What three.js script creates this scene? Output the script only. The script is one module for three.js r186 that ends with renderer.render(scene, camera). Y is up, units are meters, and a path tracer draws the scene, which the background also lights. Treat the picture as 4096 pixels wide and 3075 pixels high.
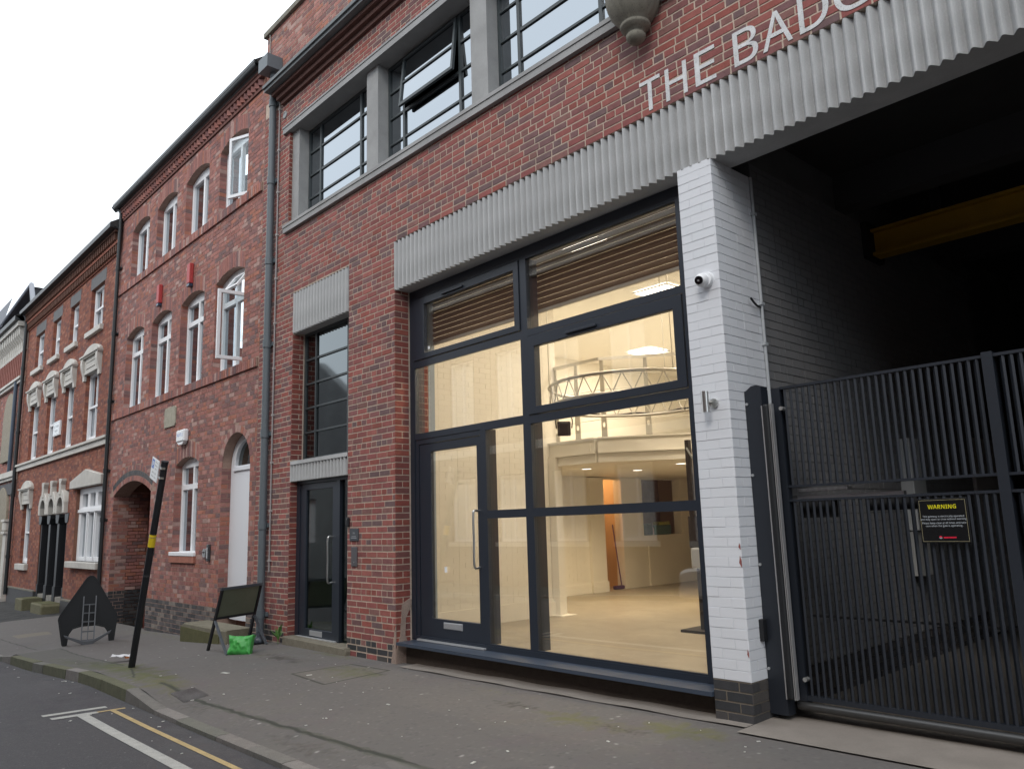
import * as THREE from 'three';
import { mergeGeometries } from 'three/addons/utils/BufferGeometryUtils.js';
import { FontLoader } from 'three/addons/loaders/FontLoader.js';
import { TextGeometry } from 'three/addons/geometries/TextGeometry.js';
import { RoundedBoxGeometry } from 'three/addons/geometries/RoundedBoxGeometry.js';
import { RectAreaLightUniformsLib } from 'three/addons/lights/RectAreaLightUniformsLib.js';

// ---------------------------------------------------------------- camera, sky, sun, exposure
const scene = new THREE.Scene();
const camera = new THREE.PerspectiveCamera(52.46, 4 / 3, 0.05, 800);
camera.position.set(0, 1.55, 5.314);
camera.rotation.set(0.175670, 0.823936, -0.030791, 'YXZ');
scene.add(camera);
camera.updateMatrixWorld(true);
const renderer = new THREE.WebGLRenderer({ antialias: true });
renderer.setSize(1024, 768);
renderer.toneMapping = THREE.LinearToneMapping;
renderer.toneMappingExposure = 1.12;
renderer.shadowMap.enabled = true;
RectAreaLightUniformsLib.init();

function rng(seed) { let a = seed >>> 0; return () => { a = (a + 0x6D2B79F5) >>> 0; let t = a; t = Math.imul(t ^ (t >>> 15), t | 1); t ^= t + Math.imul(t ^ (t >>> 7), t | 61); return ((t ^ (t >>> 14)) >>> 0) / 4294967296; }; }
const hash2 = (x, y, s) => { let h = Math.imul(x | 0, 374761393) + Math.imul(y | 0, 668265263) + Math.imul(s | 0, 2147483647 ^ 0x5bd1e995); h = Math.imul(h ^ (h >>> 13), 1274126177); return ((h ^ (h >>> 16)) >>> 0) / 4294967296; };
function vnoise(x, y, px, py, s) { // tiling value noise
  const xi = Math.floor(x), yi = Math.floor(y), fx = x - xi, fy = y - yi, m = (a, n) => ((a % n) + n) % n;
  const u = fx * fx * (3 - 2 * fx), v = fy * fy * (3 - 2 * fy);
  const a = hash2(m(xi, px), m(yi, py), s), b = hash2(m(xi + 1, px), m(yi, py), s), c = hash2(m(xi, px), m(yi + 1, py), s), d = hash2(m(xi + 1, px), m(yi + 1, py), s);
  return a + (b - a) * u + (c - a) * v + (a - b - c + d) * u * v;
}
const fbm = (x, y, p, s, oct = 4) => { let t = 0, a = 0.5, w = 0; for (let i = 0; i < oct; i++) { t += a * vnoise(x, y, p, p, s + i); w += a; a *= 0.55; x *= 2; y *= 2; p *= 2; } return t / w; };

{ // overcast sky: bright, a little darker and bluer towards the horizon, faint cloud
  const W = 256, H = 128, d = new Float32Array(W * H * 4);
  for (let j = 0; j < H; j++) for (let i = 0; i < W; i++) {
    const el = ((j + 0.5) / H - 0.5) * Math.PI, s = Math.max(0, Math.sin(el));
    const c = fbm(i / 32, j / 16, 8, 5, 4) - 0.5;
    let L = el < 0 ? 0.30 : (1.42 + 0.18 * Math.pow(s, 0.8)) * (1 + 0.08 * c);
    const k = (j * W + i) * 4, t = el < 0 ? 0 : 1 - s;
    d[k] = L * (0.955 - 0.05 * t); d[k + 1] = L * (1.0 - 0.01 * t); d[k + 2] = L * (1.05 + 0.02 * t); d[k + 3] = 1;
  }
  const sky = new THREE.DataTexture(d, W, H, THREE.RGBAFormat, THREE.FloatType);
  sky.mapping = THREE.EquirectangularReflectionMapping; sky.magFilter = THREE.LinearFilter; sky.minFilter = THREE.LinearFilter; sky.needsUpdate = true;
  scene.background = sky; scene.environment = sky;
}
const sun = new THREE.DirectionalLight(0xfff6ec, 0.9);
sun.position.set(2, 22, 19); sun.target.position.set(-6, 3, 0);
sun.castShadow = true; sun.shadow.radius = 30; sun.shadow.mapSize.set(2048, 2048);
Object.assign(sun.shadow.camera, { left: -40, right: 30, top: 30, bottom: -20, near: 1, far: 90 });
scene.add(sun, sun.target);

// ---------------------------------------------------------------- textures
function grey(size, fn) { // tiling single-tone DataTexture, fn(u,v) -> 0..1
  const d = new Uint8Array(size * size * 4);
  for (let j = 0; j < size; j++) for (let i = 0; i < size; i++) { const v = Math.max(0, Math.min(1, fn(i / size, j / size, i, j))) * 255, k = (j * size + i) * 4; d[k] = d[k + 1] = d[k + 2] = v; d[k + 3] = 255; }
  const t = new THREE.DataTexture(d, size, size); t.wrapS = t.wrapT = THREE.RepeatWrapping; t.magFilter = THREE.LinearFilter; t.minFilter = THREE.LinearMipmapLinearFilter; t.generateMipmaps = true; t.needsUpdate = true; return t;
}
function rep(t, sx, sy, srgb) { const c = t.clone(); c.repeat.set(sx, sy); if (srgb) c.colorSpace = THREE.SRGBColorSpace; c.needsUpdate = true; return c; }
const tGrain = grey(256, (u, v, i, j) => 0.80 + 0.16 * fbm(u * 8, v * 8, 8, 1, 4) + 0.12 * (hash2(i, j, 3) - 0.5) - (hash2(i >> 1, j >> 1, 9) > 0.965 ? 0.22 : 0));
const tSoft = grey(256, (u, v, i, j) => 0.82 + 0.22 * (fbm(u * 4, v * 4, 4, 11, 5) - 0.4) + 0.04 * (hash2(i, j, 4) - 0.5));
const tSpeck = grey(512, (u, v, i, j) => { const n = fbm(u * 6, v * 6, 6, 21, 4), h = hash2(i, j, 7), q = hash2(i >> 1, j >> 1, 8); return 0.50 + 0.34 * (n - 0.5) + 0.30 * (h - 0.5) + (q > 0.93 ? 0.26 : 0) - (q < 0.06 ? 0.2 : 0); });
const gC = rep(tGrain, 1.7, 1.7, true), gB = rep(tGrain, 1.7, 1.7), sC = rep(tSoft, 0.7, 0.7, true), sB = rep(tSoft, 2.3, 2.3), kC = rep(tSpeck, 0.9, 0.9, true), kB = rep(tSpeck, 0.9, 0.9);
const lin = (r, g, b) => new THREE.Color().setRGB(r, g, b);
const mat = (c, rough = 0.8, o = {}) => new THREE.MeshStandardMaterial(Object.assign({ color: Array.isArray(c) ? lin(...c) : c, roughness: rough }, o));
const PAL = {
  factory: [[.355, .112, .100], [.315, .10, .093], [.39, .128, .108], [.27, .108, .104], [.23, .115, .116], [.35, .10, .08], [.29, .138, .122], [.195, .118, .12]],
  house: [[.44, .185, .155], [.40, .165, .135], [.48, .225, .19], [.37, .17, .15], [.30, .145, .135], [.48, .19, .13], [.26, .155, .15], [.52, .33, .29]],
  plinth: [[.085, .082, .085], [.11, .10, .10], [.15, .13, .13], [.22, .19, .175], [.075, .072, .08], [.30, .26, .23]],
  orange: [[.34, .115, .072], [.30, .10, .066], [.37, .14, .085], [.26, .095, .07], [.40, .17, .11], [.22, .09, .075]],
  blue: [[.055, .055, .060], [.070, .068, .072], [.085, .078, .078], [.045, .047, .052], [.10, .09, .085]],
  white: [[.70, .715, .75], [.695, .71, .745], [.705, .72, .755], [.69, .71, .745]],
  grey: [[.17, .17, .175], [.165, .165, .17], [.175, .173, .176]],  // pale wall paint darkened to carry the shade inside the gateway
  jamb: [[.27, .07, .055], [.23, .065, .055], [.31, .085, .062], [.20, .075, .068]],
  ground: [[.30, .10, .075], [.25, .085, .07], [.20, .075, .068]],
};
const MB = {}; // brick materials
for (const k in PAL) {
  const plain = ['white', 'grey'].includes(k), rough = k === 'white' ? 0.62 : k === 'blue' ? 0.6 : 0.9, bs = k === 'white' ? 0.0012 : 0.003;
  MB[k] = { each: PAL[k].map(c => mat(c, rough, { map: plain ? null : gC, bumpMap: gB, bumpScale: bs })), all: mat([1, 1, 1], rough, { map: plain ? null : gC, bumpMap: gB, bumpScale: bs, vertexColors: true }) };
}
const M = {
  mortar: mat([.66, .53, .43], 0.95, { map: gC, bumpMap: gB, bumpScale: .003 }),
  mortar2: mat([.46, .31, .25], 0.95, { map: gC, bumpMap: gB, bumpScale: .003 }),
  mortar3: mat([.27, .13, .09], 0.95, { map: gC }),
  mortarBlue: mat([.27, .23, .18], 0.95, { map: gC }),
  paintWall: mat([.66, .675, .71], 0.65, { bumpMap: gB, bumpScale: .0015 }),
  concrete: mat([.45, .452, .45], 0.85, { map: sC, bumpMap: gB, bumpScale: .002 }),
  flute: mat([.62, .63, .635], 0.8, { map: sC, bumpMap: gB, bumpScale: .002 }),
  stoneOld: mat([.27, .255, .21], 0.95, { map: gC, bumpMap: gB, bumpScale: .005 }),
  cream: mat([.76, .73, .67], 0.65, { map: sC }),
  whitePaint: mat([.80, .81, .83], 0.45),
  doorWhite: mat([.74, .76, .80], 0.4),
  frame: mat([.020, .026, .038], 0.36),
  steelFrame: mat([.042, .052, .056], 0.45),
  black: mat([.012, .013, .016], 0.45),
  blackPlastic: mat([.010, .011, .013], 0.5, { bumpMap: sB, bumpScale: .001 }),
  pipeGrey: mat([.11, .13, .145], 0.5),
  pipeBlack: mat([.016, .019, .021], 0.45),
  steel: mat([.62, .62, .60], 0.28, { metalness: 1 }),
  gate: mat([.017, .021, .029], 0.42),
  slate: mat([.13, .14, .17], 0.6, { map: sC, bumpMap: gB, bumpScale: .003 }),
  roofDark: mat([.045, .045, .045], 0.85, { map: gC }),
  lead: mat([.20, .22, .23], 0.6, { map: sC }),
  moss: mat([.13, .125, .05], 1, { map: gC, bumpMap: gB, bumpScale: .01 }),
  inWall: mat([.82, .79, .71], 0.7, { bumpMap: gB, bumpScale: .002 }),
  inCeil: mat([.80, .79, .74], 0.85),
  inFloor: mat([.50, .44, .34], 0.42, { map: sC }),
  inSteel: mat([.82, .79, .71], 0.5),
  alu: mat([.55, .53, .48], 0.4, { metalness: .85 }),
  dark: mat([.02, .02, .022], 0.7),
  red: mat([.42, .045, .045], 0.5),
  yellow: mat([.75, .55, .02], 0.5),
};
const glassClear = new THREE.MeshPhysicalMaterial({ color: lin(1, .99, .975), roughness: 0.01, transmission: 1, thickness: 0, ior: 1.62 });
const glassDim = new THREE.MeshPhysicalMaterial({ color: lin(.42, .52, .50), roughness: 0.03, transmission: 1, thickness: 0, ior: 2.1 });
const glassMirror = mat([.33, .36, .39], 0.03, { metalness: 1 });
const glassHouse = mat([.40, .43, .46], 0.04, { metalness: 1 });

// ---------------------------------------------------------------- geometry helpers
const used = {};
function numbered(n) { const k = used[n] = (used[n] ?? -1) + 1; return k ? `${n}_${String(k).padStart(3, '0')}` : n; }
function prep(g) { // non-indexed, position/normal/uv only, uv in metres
  const keep = g.userData.keepUV; if (g.index) g = g.toNonIndexed(); g.userData.keepUV = keep;
  if (!g.attributes.normal) g.computeVertexNormals();
  for (const k of Object.keys(g.attributes)) if (!['position', 'normal', 'color'].includes(k) && !(k === 'uv' && g.userData.keepUV)) g.deleteAttribute(k);
  if (!g.userData.keepUV) {
    const p = g.attributes.position, n = g.attributes.normal, uv = new Float32Array(p.count * 2);
    for (let i = 0; i < p.count; i += 3) {
      const ax = Math.abs(n.getX(i) + n.getX(i + 1) + n.getX(i + 2)), ay = Math.abs(n.getY(i) + n.getY(i + 1) + n.getY(i + 2)), az = Math.abs(n.getZ(i) + n.getZ(i + 1) + n.getZ(i + 2));
      for (let j = i; j < i + 3; j++) { const x = p.getX(j), y = p.getY(j), z = p.getZ(j); if (ax >= ay && ax >= az) { uv[2 * j] = z; uv[2 * j + 1] = y; } else if (ay >= az) { uv[2 * j] = x; uv[2 * j + 1] = z; } else { uv[2 * j] = x; uv[2 * j + 1] = y; } }
    }
    g.setAttribute('uv', new THREE.BufferAttribute(uv, 2));
  }
  return g;
}
function obj(name, geos, m, parent = scene) {
  const list = (Array.isArray(geos) ? geos : [geos]).map(prep);
  const o = new THREE.Mesh(list.length > 1 ? mergeGeometries(list) : list[0], m);
  o.name = parent === scene ? numbered(name) : name; o.castShadow = o.receiveShadow = true; parent.add(o); return o;
}
function thing(name, label, category, group, at) { const o = new THREE.Group(); o.name = numbered(name); o.userData = { label, category }; if (group) o.userData.group = group; if (at) o.position.set(...at); scene.add(o); return o; }
function tag(o, label, category, group) { o.userData.label = label; o.userData.category = category; if (group) o.userData.group = group; return o; }
function struct(name, geos, m, parent = scene) { const o = obj(name, geos, m, parent); o.userData.kind = 'structure'; return o; }
const bx = (x0, x1, y0, y1, z0, z1) => new THREE.BoxGeometry(x1 - x0, y1 - y0, z1 - z0).translate((x0 + x1) / 2, (y0 + y1) / 2, (z0 + z1) / 2);
const rbx = (x0, x1, y0, y1, z0, z1, r = .01, s = 2) => new RoundedBoxGeometry(x1 - x0, y1 - y0, z1 - z0, s, r).translate((x0 + x1) / 2, (y0 + y1) / 2, (z0 + z1) / 2);
const V = (x, y, z) => new THREE.Vector3(x, y, z);
function rod(a, b, r, seg = 8) { const d = b.clone().sub(a), g = new THREE.CylinderGeometry(r, r, d.length(), seg); g.applyQuaternion(new THREE.Quaternion().setFromUnitVectors(V(0, 1, 0), d.clone().normalize())); return g.translate((a.x + b.x) / 2, (a.y + b.y) / 2, (a.z + b.z) / 2); }
function bar(a, b, w, t, up = V(0, 0, 1)) { // rectangular bar from a to b, w across, t along up
  const d = b.clone().sub(a), l = d.length(), y = d.normalize(), x = new THREE.Vector3().crossVectors(y, up).normalize(), z = new THREE.Vector3().crossVectors(x, y);
  const g = new THREE.BoxGeometry(w, l, t); g.applyMatrix4(new THREE.Matrix4().makeBasis(x, y, z)); return g.translate((a.x + b.x) / 2, (a.y + b.y) / 2, (a.z + b.z) / 2);
}
const tube = (pts, r, seg = 24, rs = 8, closed = false) => new THREE.TubeGeometry(new THREE.CatmullRomCurve3(pts, closed), seg, r, rs, closed);
function poly(pts, holes = [], depth = .1, z = 0, bevel = 0) { // outline in x,y extruded from z to z+depth
  const s = new THREE.Shape(pts.map(p => new THREE.Vector2(...p))); for (const h of holes) s.holes.push(new THREE.Path(h.map(p => new THREE.Vector2(...p))));
  return new THREE.ExtrudeGeometry(s, { depth: depth - 2 * bevel, bevelEnabled: bevel > 0, bevelSize: bevel, bevelThickness: bevel, bevelSegments: 1, bevelOffset: -bevel, curveSegments: 8 }).translate(0, 0, z + bevel);
}
const rect = (x0, x1, y0, y1) => [[x0, y0], [x1, y0], [x1, y1], [x0, y1]];
function archPts(x0, x1, y0, ys, rise, n = 14) { // outline with a segmental (or round) arched head
  const p = [[x0, y0], [x1, y0]], w = (x1 - x0) / 2, R = (w * w + rise * rise) / (2 * rise), cy = ys + rise - R, a0 = Math.asin(Math.min(1, w / R)), cx = (x0 + x1) / 2;
  for (let i = 0; i <= n; i++) { const a = a0 - 2 * a0 * i / n; p.push([cx + R * Math.sin(a), cy + R * Math.cos(a)]); } return p;
}
// ---------------------------------------------------------------- brickwork
const FRONT = { o: V(0, 0, 0), u: V(1, 0, 0), v: V(0, 1, 0), n: V(0, 0, 1), id: 'f' };
const sideBasis = (x, id) => ({ o: V(x + .003, 0, 0), u: V(0, 0, -1), v: V(0, 1, 0), n: V(1, 0, 0), id });
class Bricks { // collects bricks of one wall, then makes the largest ones in view parts and joins the rest
  constructor(seed) { this.r = rng(seed); this.items = []; }
  quad(pts, pal, basis = FRONT, ci = -1, prot = 0) { this.items.push({ pts, pal, basis, ci: ci < 0 ? Math.floor(Math.pow(this.r(), 1.25) * PAL[pal].length) : ci, prot: prot + this.r() * .003, ju: Math.floor(this.r() * 4), jit: ['white', 'cream', 'grey'].includes(pal) ? .985 + .03 * this.r() : .86 + .28 * this.r() }); }
  rect(u0, u1, v0, v1, pal, basis = FRONT, ci = -1) { if (u1 - u0 > .022 && v1 - v0 > .018) this.quad([[u0, v0], [u1, v0], [u1, v1], [u0, v1]], pal, basis, ci); }
  field({ u0, u1, v0, v1, pal, basis = FRONT, holes = [], spans = [], pitch = .075, joint = .010, bond = 'garden', phase = 0, L = .215, H = .1025, vjoint }) {
    const rows = Math.ceil((v1 - v0) / pitch);
    for (let k = 0; k < rows; k++) {
      const b0 = v0 + k * pitch, b1 = Math.min(v1, b0 + pitch - joint), rI = k + phase; if (b1 - b0 < .02) continue;
      const head = bond === 'garden' ? rI % 4 === 0 : bond === 'flemish' ? null : false;
      let u = u0, i = 0;
      while (u < u1 - .01) {
        let w;
        if (head === null) { const even = (i + rI) % 2 === 0; w = even ? L : H; if (i === 0 && rI % 2) w = H; }
        else if (head) w = i === 1 ? .046 : H; else w = (i === 0 && rI % 2) ? H : L;
        if (i > 2 && pal !== 'white' && pal !== 'cream' && this.r() < .03) w = w === L ? .16 : w;
        let parts = [[u, Math.min(u1, u + w), b0, b1]];
        for (const h of holes) { const out = []; for (const [a, b, c, d] of parts) {
          if (a >= h[1] || b <= h[0] || c >= h[3] || d <= h[2]) { out.push([a, b, c, d]); continue; }
          if (a < h[0]) out.push([a, h[0] - (h[4] ?? .004), c, d]); if (b > h[1]) out.push([h[1] + (h[4] ?? .004), b, c, d]);
          const m0 = Math.max(a, h[0]), m1 = Math.min(b, h[1]); if (c < h[2]) out.push([m0, m1, c, h[2] - .006]); if (d > h[3]) out.push([m0, m1, h[3] + .006, d]);
        } parts = out; }
        for (const sp of spans) { const s = sp((b0 + b1) / 2); if (!s) continue; const out = []; for (const [a, b, c, d] of parts) { if (a >= s[1] || b <= s[0]) { out.push([a, b, c, d]); continue; } if (a < s[0]) out.push([a, s[0] - .01, c, d]); if (b > s[1]) out.push([s[1] + .01, b, c, d]); } parts = out; }
        for (const q of parts) this.rect(q[0], q[1], q[2], q[3], typeof pal === 'function' ? pal(q) : pal, basis);
        u += w + (vjoint ?? joint); i++;
      }
    }
  }
  geo(it, local) { // a low frustum: front face inset so that the arrises catch light
    const { pts, basis: B } = it, cx = (pts[0][0] + pts[2][0]) / 2, cy = (pts[0][1] + pts[2][1]) / 2, ins = .0018, f = local ? 0 : it.prot, back = -.016;
    const P = (p, n) => { const u = local ? p[0] - cx : p[0], v = local ? p[1] - cy : p[1]; return [(local ? 0 : B.o.x) + B.u.x * u + B.v.x * v + B.n.x * n, (local ? 0 : B.o.y) + B.u.y * u + B.v.y * v + B.n.y * n, (local ? 0 : B.o.z) + B.u.z * u + B.v.z * v + B.n.z * n]; };
    const inn = pts.map(p => [p[0] + Math.sign(cx - p[0]) * ins, p[1] + Math.sign(cy - p[1]) * ins]);
    const F = inn.map(p => P(p, f)), K = pts.map(p => P(p, back)), pos = [], uv = [], ou = it.ju * .37, T = (a, b, c, ua, ub, uc) => { pos.push(...a, ...b, ...c); uv.push(...ua, ...ub, ...uc); };
    const U = pts.map(p => [(local ? p[0] - cx : p[0]) + ou, (local ? p[1] - cy : p[1]) + ou * 1.7]);
    T(F[0], F[1], F[2], U[0], U[1], U[2]); T(F[0], F[2], F[3], U[0], U[2], U[3]);
    for (let i = 0; i < 4; i++) { const j = (i + 1) % 4; T(K[i], K[j], F[j], U[i], U[j], U[j]); T(K[i], F[j], F[i], U[i], U[j], U[i]); }
    const g = new THREE.BufferGeometry(); g.setAttribute('position', new THREE.Float32BufferAttribute(pos, 3)); g.setAttribute('uv', new THREE.Float32BufferAttribute(uv, 2)); g.computeVertexNormals(); g.userData.keepUV = true; return g;
  }
  finish(parent, name, max = 300, restName = 'brickwork') {
    const cam = camera.position, fr = new THREE.Frustum().setFromProjectionMatrix(new THREE.Matrix4().multiplyMatrices(camera.projectionMatrix, camera.matrixWorldInverse)), cache = Bricks.cache ??= {};
    for (const it of this.items) {
      const { pts, basis: B } = it, cx = (pts[0][0] + pts[2][0]) / 2, cy = (pts[0][1] + pts[2][1]) / 2; it.c = B.o.clone().addScaledVector(B.u, cx).addScaledVector(B.v, cy);
      const d = cam.clone().sub(it.c), l = d.length(); it.score = fr.containsPoint(it.c) ? Math.max(0, d.dot(B.n) / l) * Math.abs((pts[1][0] - pts[0][0]) * (pts[3][1] - pts[0][1])) / (l * l) : 0;
    }
    this.items.sort((a, b) => b.score - a.score);
    const rest = {}; let n = 0;
    for (const it of this.items) {
      const isRect = it.pts[0][0] === it.pts[3][0] && it.pts[1][0] === it.pts[2][0];
      if (n < max && it.score > 0) {
        n++; let g;
        if (isRect) { const key = `${it.basis.id}|${(it.pts[1][0] - it.pts[0][0]).toFixed(3)}|${(it.pts[3][1] - it.pts[0][1]).toFixed(3)}|${it.ju}`; g = cache[key] ??= this.geo(it, true); } else g = this.geo(it, true);
        const m = new THREE.Mesh(g, MB[it.pal].each[it.ci]); m.name = name; m.castShadow = m.receiveShadow = true; m.position.copy(it.c).addScaledVector(it.basis.n, it.prot); parent.add(m);
      } else {
        const g = this.geo(it, false), c = PAL[it.pal][it.ci], a = new Float32Array(g.attributes.position.count * 3); for (let i = 0; i < a.length; i += 3) { a[i] = c[0] * it.jit; a[i + 1] = c[1] * it.jit; a[i + 2] = c[2] * it.jit; }
        g.setAttribute('color', new THREE.BufferAttribute(a, 3)); (rest[it.pal] ??= []).push(g);
      }
    }
    for (const p in rest) { const o = new THREE.Mesh(mergeGeometries(rest[p]), MB[p].all); o.name = restName; o.castShadow = o.receiveShadow = true; o.userData.kind = 'stuff'; parent.add(o); }
  }
}
const GX = [-120, -29, -16.4, -13.8, -10.7, -7.8, -3.3, 30], GY = [-1.2, -.38, -.28, -.19, -.01, 0, .05, .30];
function gy(x) { for (let i = 0; i < GX.length - 1; i++) if (x <= GX[i + 1]) { const t = Math.max(0, (x - GX[i]) / (GX[i + 1] - GX[i])); return GY[i] + t * (GY[i + 1] - GY[i]); } return GY[GY.length - 1]; }
const gz = (x, z) => gy(x) - .025 * Math.max(0, z);
// ---------------------------------------------------------------- ground, road, pavement, kerb, markings
function sheet(x0, x1, z0, z1, nx, nz, fy, uvf) {
  const g = new THREE.PlaneGeometry(1, 1, nx, nz), p = g.attributes.position, uv = g.attributes.uv;
  for (let i = 0; i < p.count; i++) { const u = uv.getX(i), v = uv.getY(i), x = x0 + (x1 - x0) * u, z = z1 + (z0 - z1) * v; p.setXYZ(i, x, fy(x, z), z); if (uvf) uv.setXY(i, ...uvf(x, z)); else uv.setXY(i, x, z); }
  g.computeVertexNormals(); g.userData.keepUV = true; return g;
}
const KZ = 2.5; // outer face of the kerb
const roadY = (x, z) => gy(x) - .0625 - .115 + .035 * Math.sin(Math.PI * Math.min(1, Math.max(0, (z - KZ) / 5.6)));
struct('ground', sheet(-400, 400, -400, 400, 4, 4, () => -1.6), mat([.10, .10, .095], .95, { map: kC }));
function canvas(w, h) { const c = document.createElement('canvas'); c.width = w; c.height = h; return [c, c.getContext('2d')]; }
function canvasTex(c, rx = 1, ry = 1) { const t = new THREE.CanvasTexture(c); t.colorSpace = THREE.SRGBColorSpace; t.magFilter = THREE.LinearFilter; t.wrapS = t.wrapT = THREE.RepeatWrapping; t.repeat.set(rx, ry); return t; }
const rR = rng(77);
function blotch(c, x, y, rx, ry, col, n, a) { for (let i = 0; i < n; i++) { const t = rR() * 6.283, q = Math.pow(rR(), .6), w = (.12 + .3 * rR()) * Math.min(rx, ry); c.fillStyle = `rgba(${col},${a * (.3 + .7 * rR())})`; c.beginPath(); c.ellipse(x + Math.cos(t) * q * rx, y + Math.sin(t) * q * ry, w * (1 + rR()), w * .7, t, 0, 7); c.fill(); } }
function speckle(c, w, h, n, cols, smin, smax, a) { for (let i = 0; i < n; i++) { c.fillStyle = `rgba(${cols[Math.floor(rR() * cols.length)]},${a * (.4 + .6 * rR())})`; const s = smin + (smax - smin) * rR(); c.fillRect(rR() * w, rR() * h, s, s * (.6 + .8 * rR())); } }
const paveTex = (() => { // 1 m = 85 px, x from -22 to 2, z from -0.1 to 2.4: worn tarmac with moss, stains, cracks and gum
  const S = 85, W = 2040, H = 213, [cv, c] = canvas(W, H), X = x => (x + 22) * S, Z = z => (z + .1) * S;
  c.fillStyle = 'rgb(112,108,104)'; c.fillRect(0, 0, W, H);
  speckle(c, W, H, 26000, ['86,84,82', '138,134,128', '100,94,92', '122,120,112'], 1, 2.2, .55);
  for (let i = 0; i < 46; i++) blotch(c, rR() * W, rR() * H, 70 + rR() * 90, 20 + rR() * 30, ['98,96,94', '124,118,112', '112,104,100'][i % 3], 30, .10);
  for (const [x, z, rx, rz, a, n] of [[-10.3, 2.05, 1.1, .22, .13, 150], [-11.4, 2.15, .9, .18, .14, 120], [-9.3, 2.1, .8, .2, .10, 110], [-12.6, 2.2, 1.1, .12, .12, 90], [-13.6, .2, 1.3, .10, .13, 110], [-15.6, .12, 1.2, .10, .12, 80], [-11.6, .18, .5, .12, .10, 60], [-7.9, .55, .45, .2, .09, 70], [-4.4, .62, .5, .15, .11, 80], [-3.6, .4, .35, .16, .12, 80], [-9.0, .12, .6, .08, .12, 60], [-5.6, .32, .7, .05, .08, 50]]) blotch(c, X(x), Z(z), rx * S, rz * S, ['92,98,50', '84,92,44', '108,108,58'][n % 3], Math.round(n * 1.3), a * 1.7);
  for (const [x, z, rx, rz, a] of [[-9.55, .62, .55, .16, .13], [-12.2, 2.1, .7, .12, .14], [-5.2, .55, .3, .07, .16], [-4.0, .62, .3, .06, .16], [-7.7, .42, .35, .08, .14], [-8.1, 2.2, .4, .08, .10], [-5.9, 2.2, .5, .1, .10]]) blotch(c, X(x), Z(z), rx * S, rz * S, '54,51,43', 60, a * 1.5);
  const line = (pts, w, col) => { c.strokeStyle = col; c.lineWidth = w; c.lineJoin = 'round'; c.beginPath(); pts.forEach(([x, z], i) => { const jx = X(x), jz = Z(z); i ? c.lineTo(jx, jz) : c.moveTo(jx, jz); }); c.stroke(); };
  const wig = (x0, z0, x1, z1, n, amp) => Array.from({ length: n + 1 }, (_, i) => [x0 + (x1 - x0) * i / n, z0 + (z1 - z0) * i / n + (rR() - .5) * amp]);
  line(wig(-9.3, 2.12, -3.2, 1.93, 60, .03), 3.2, 'rgba(50,50,46,.75)'); line(wig(-9.3, 2.12, -3.2, 1.93, 60, .05), 5, 'rgba(70,74,56,.35)');
  line(wig(-10.6, 2.02, -9.9, 2.2, 8, .02), 2, 'rgba(52,54,44,.7)'); line(wig(-15.2, 1.75, -11, 2.0, 30, .03), 2.4, 'rgba(54,56,50,.6)'); line(wig(-18.8, 2.0, -15.4, 1.9, 20, .03), 2, 'rgba(60,58,54,.6)');
  c.fillStyle = 'rgba(70,72,60,.25)'; c.beginPath(); c.moveTo(X(-15.2), Z(1.75)); c.lineTo(X(-11), Z(2.0)); c.lineTo(X(-11), Z(2.4)); c.lineTo(X(-15.2), Z(2.4)); c.fill();
  line([[-8.42, 1.0], [-7.56, 1.08], [-7.58, .27], [-8.30, .31], [-8.42, 1.0]], 2.4, 'rgba(56,56,46,.8)'); c.fillStyle = 'rgba(126,122,104,.25)'; c.fillRect(X(-8.38), Z(.33), .78 * S, .68 * S);
  c.fillStyle = 'rgba(140,132,112,.6)'; c.beginPath(); c.moveTo(X(-18.85), Z(1.77)); c.lineTo(X(-18.2), Z(1.78)); c.lineTo(X(-17.9), Z(1.25)); c.lineTo(X(-18.5), Z(1.2)); c.fill();
  c.fillStyle = 'rgba(150,146,140,.28)'; for (let i = 0; i < 8; i++) { c.beginPath(); c.ellipse(X(-4.4 + rR() * 2.6), Z(2.0 + rR() * .25), 60, 8, 0, 0, 7); c.fill(); }
  for (let i = 0; i < 240; i++) { const g = 160 + rR() * 60; c.fillStyle = `rgba(${g},${g - 2},${g - 8},${.35 + .5 * rR()})`; c.beginPath(); c.ellipse(rR() * W, rR() * H, .7 + 1.3 * rR(), .6 + .9 * rR(), rR() * 3, 0, 7); c.fill(); }
  return canvasTex(cv);
})();
const mPave = mat([.80, .79, .80], .88, { map: paveTex, bumpMap: kB, bumpScale: .004 });
const paveUV = (x, z) => [(x + 22) / 24, 1 - (z + .1) / 2.506];
const kerbDrop = x => x > -8.35 || x < -15.9 ? .085 : x > -9.05 ? .085 * (x + 9.05) / .7 : x < -15.2 ? .085 * (-15.2 - x) / .7 : 0;
const paveY = (x, z) => gz(x, z) - kerbDrop(x) * Math.pow(Math.max(0, Math.min(1, (z - 1.2) / 1.15)), 1.5);
{ const g = sheet(-22, 2, -.1, KZ - .13, 240, 16, paveY, paveUV); struct('pavement', g, mPave); }
const mPaveFar = mat([.155, .15, .145], .9, { map: kC, bumpMap: kB, bumpScale: .004 });
struct('pavement', sheet(-110, -22, -.1, KZ - .13, 60, 3, paveY), mPaveFar); struct('pavement', sheet(2, 30, -.1, KZ - .13, 20, 3, paveY), mPaveFar);
struct('pavement', sheet(-110, 30, 8.35, 10.3, 100, 3, (x, z) => gy(x) - .05 + .02 * (z - 8.35)), mPaveFar);
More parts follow.
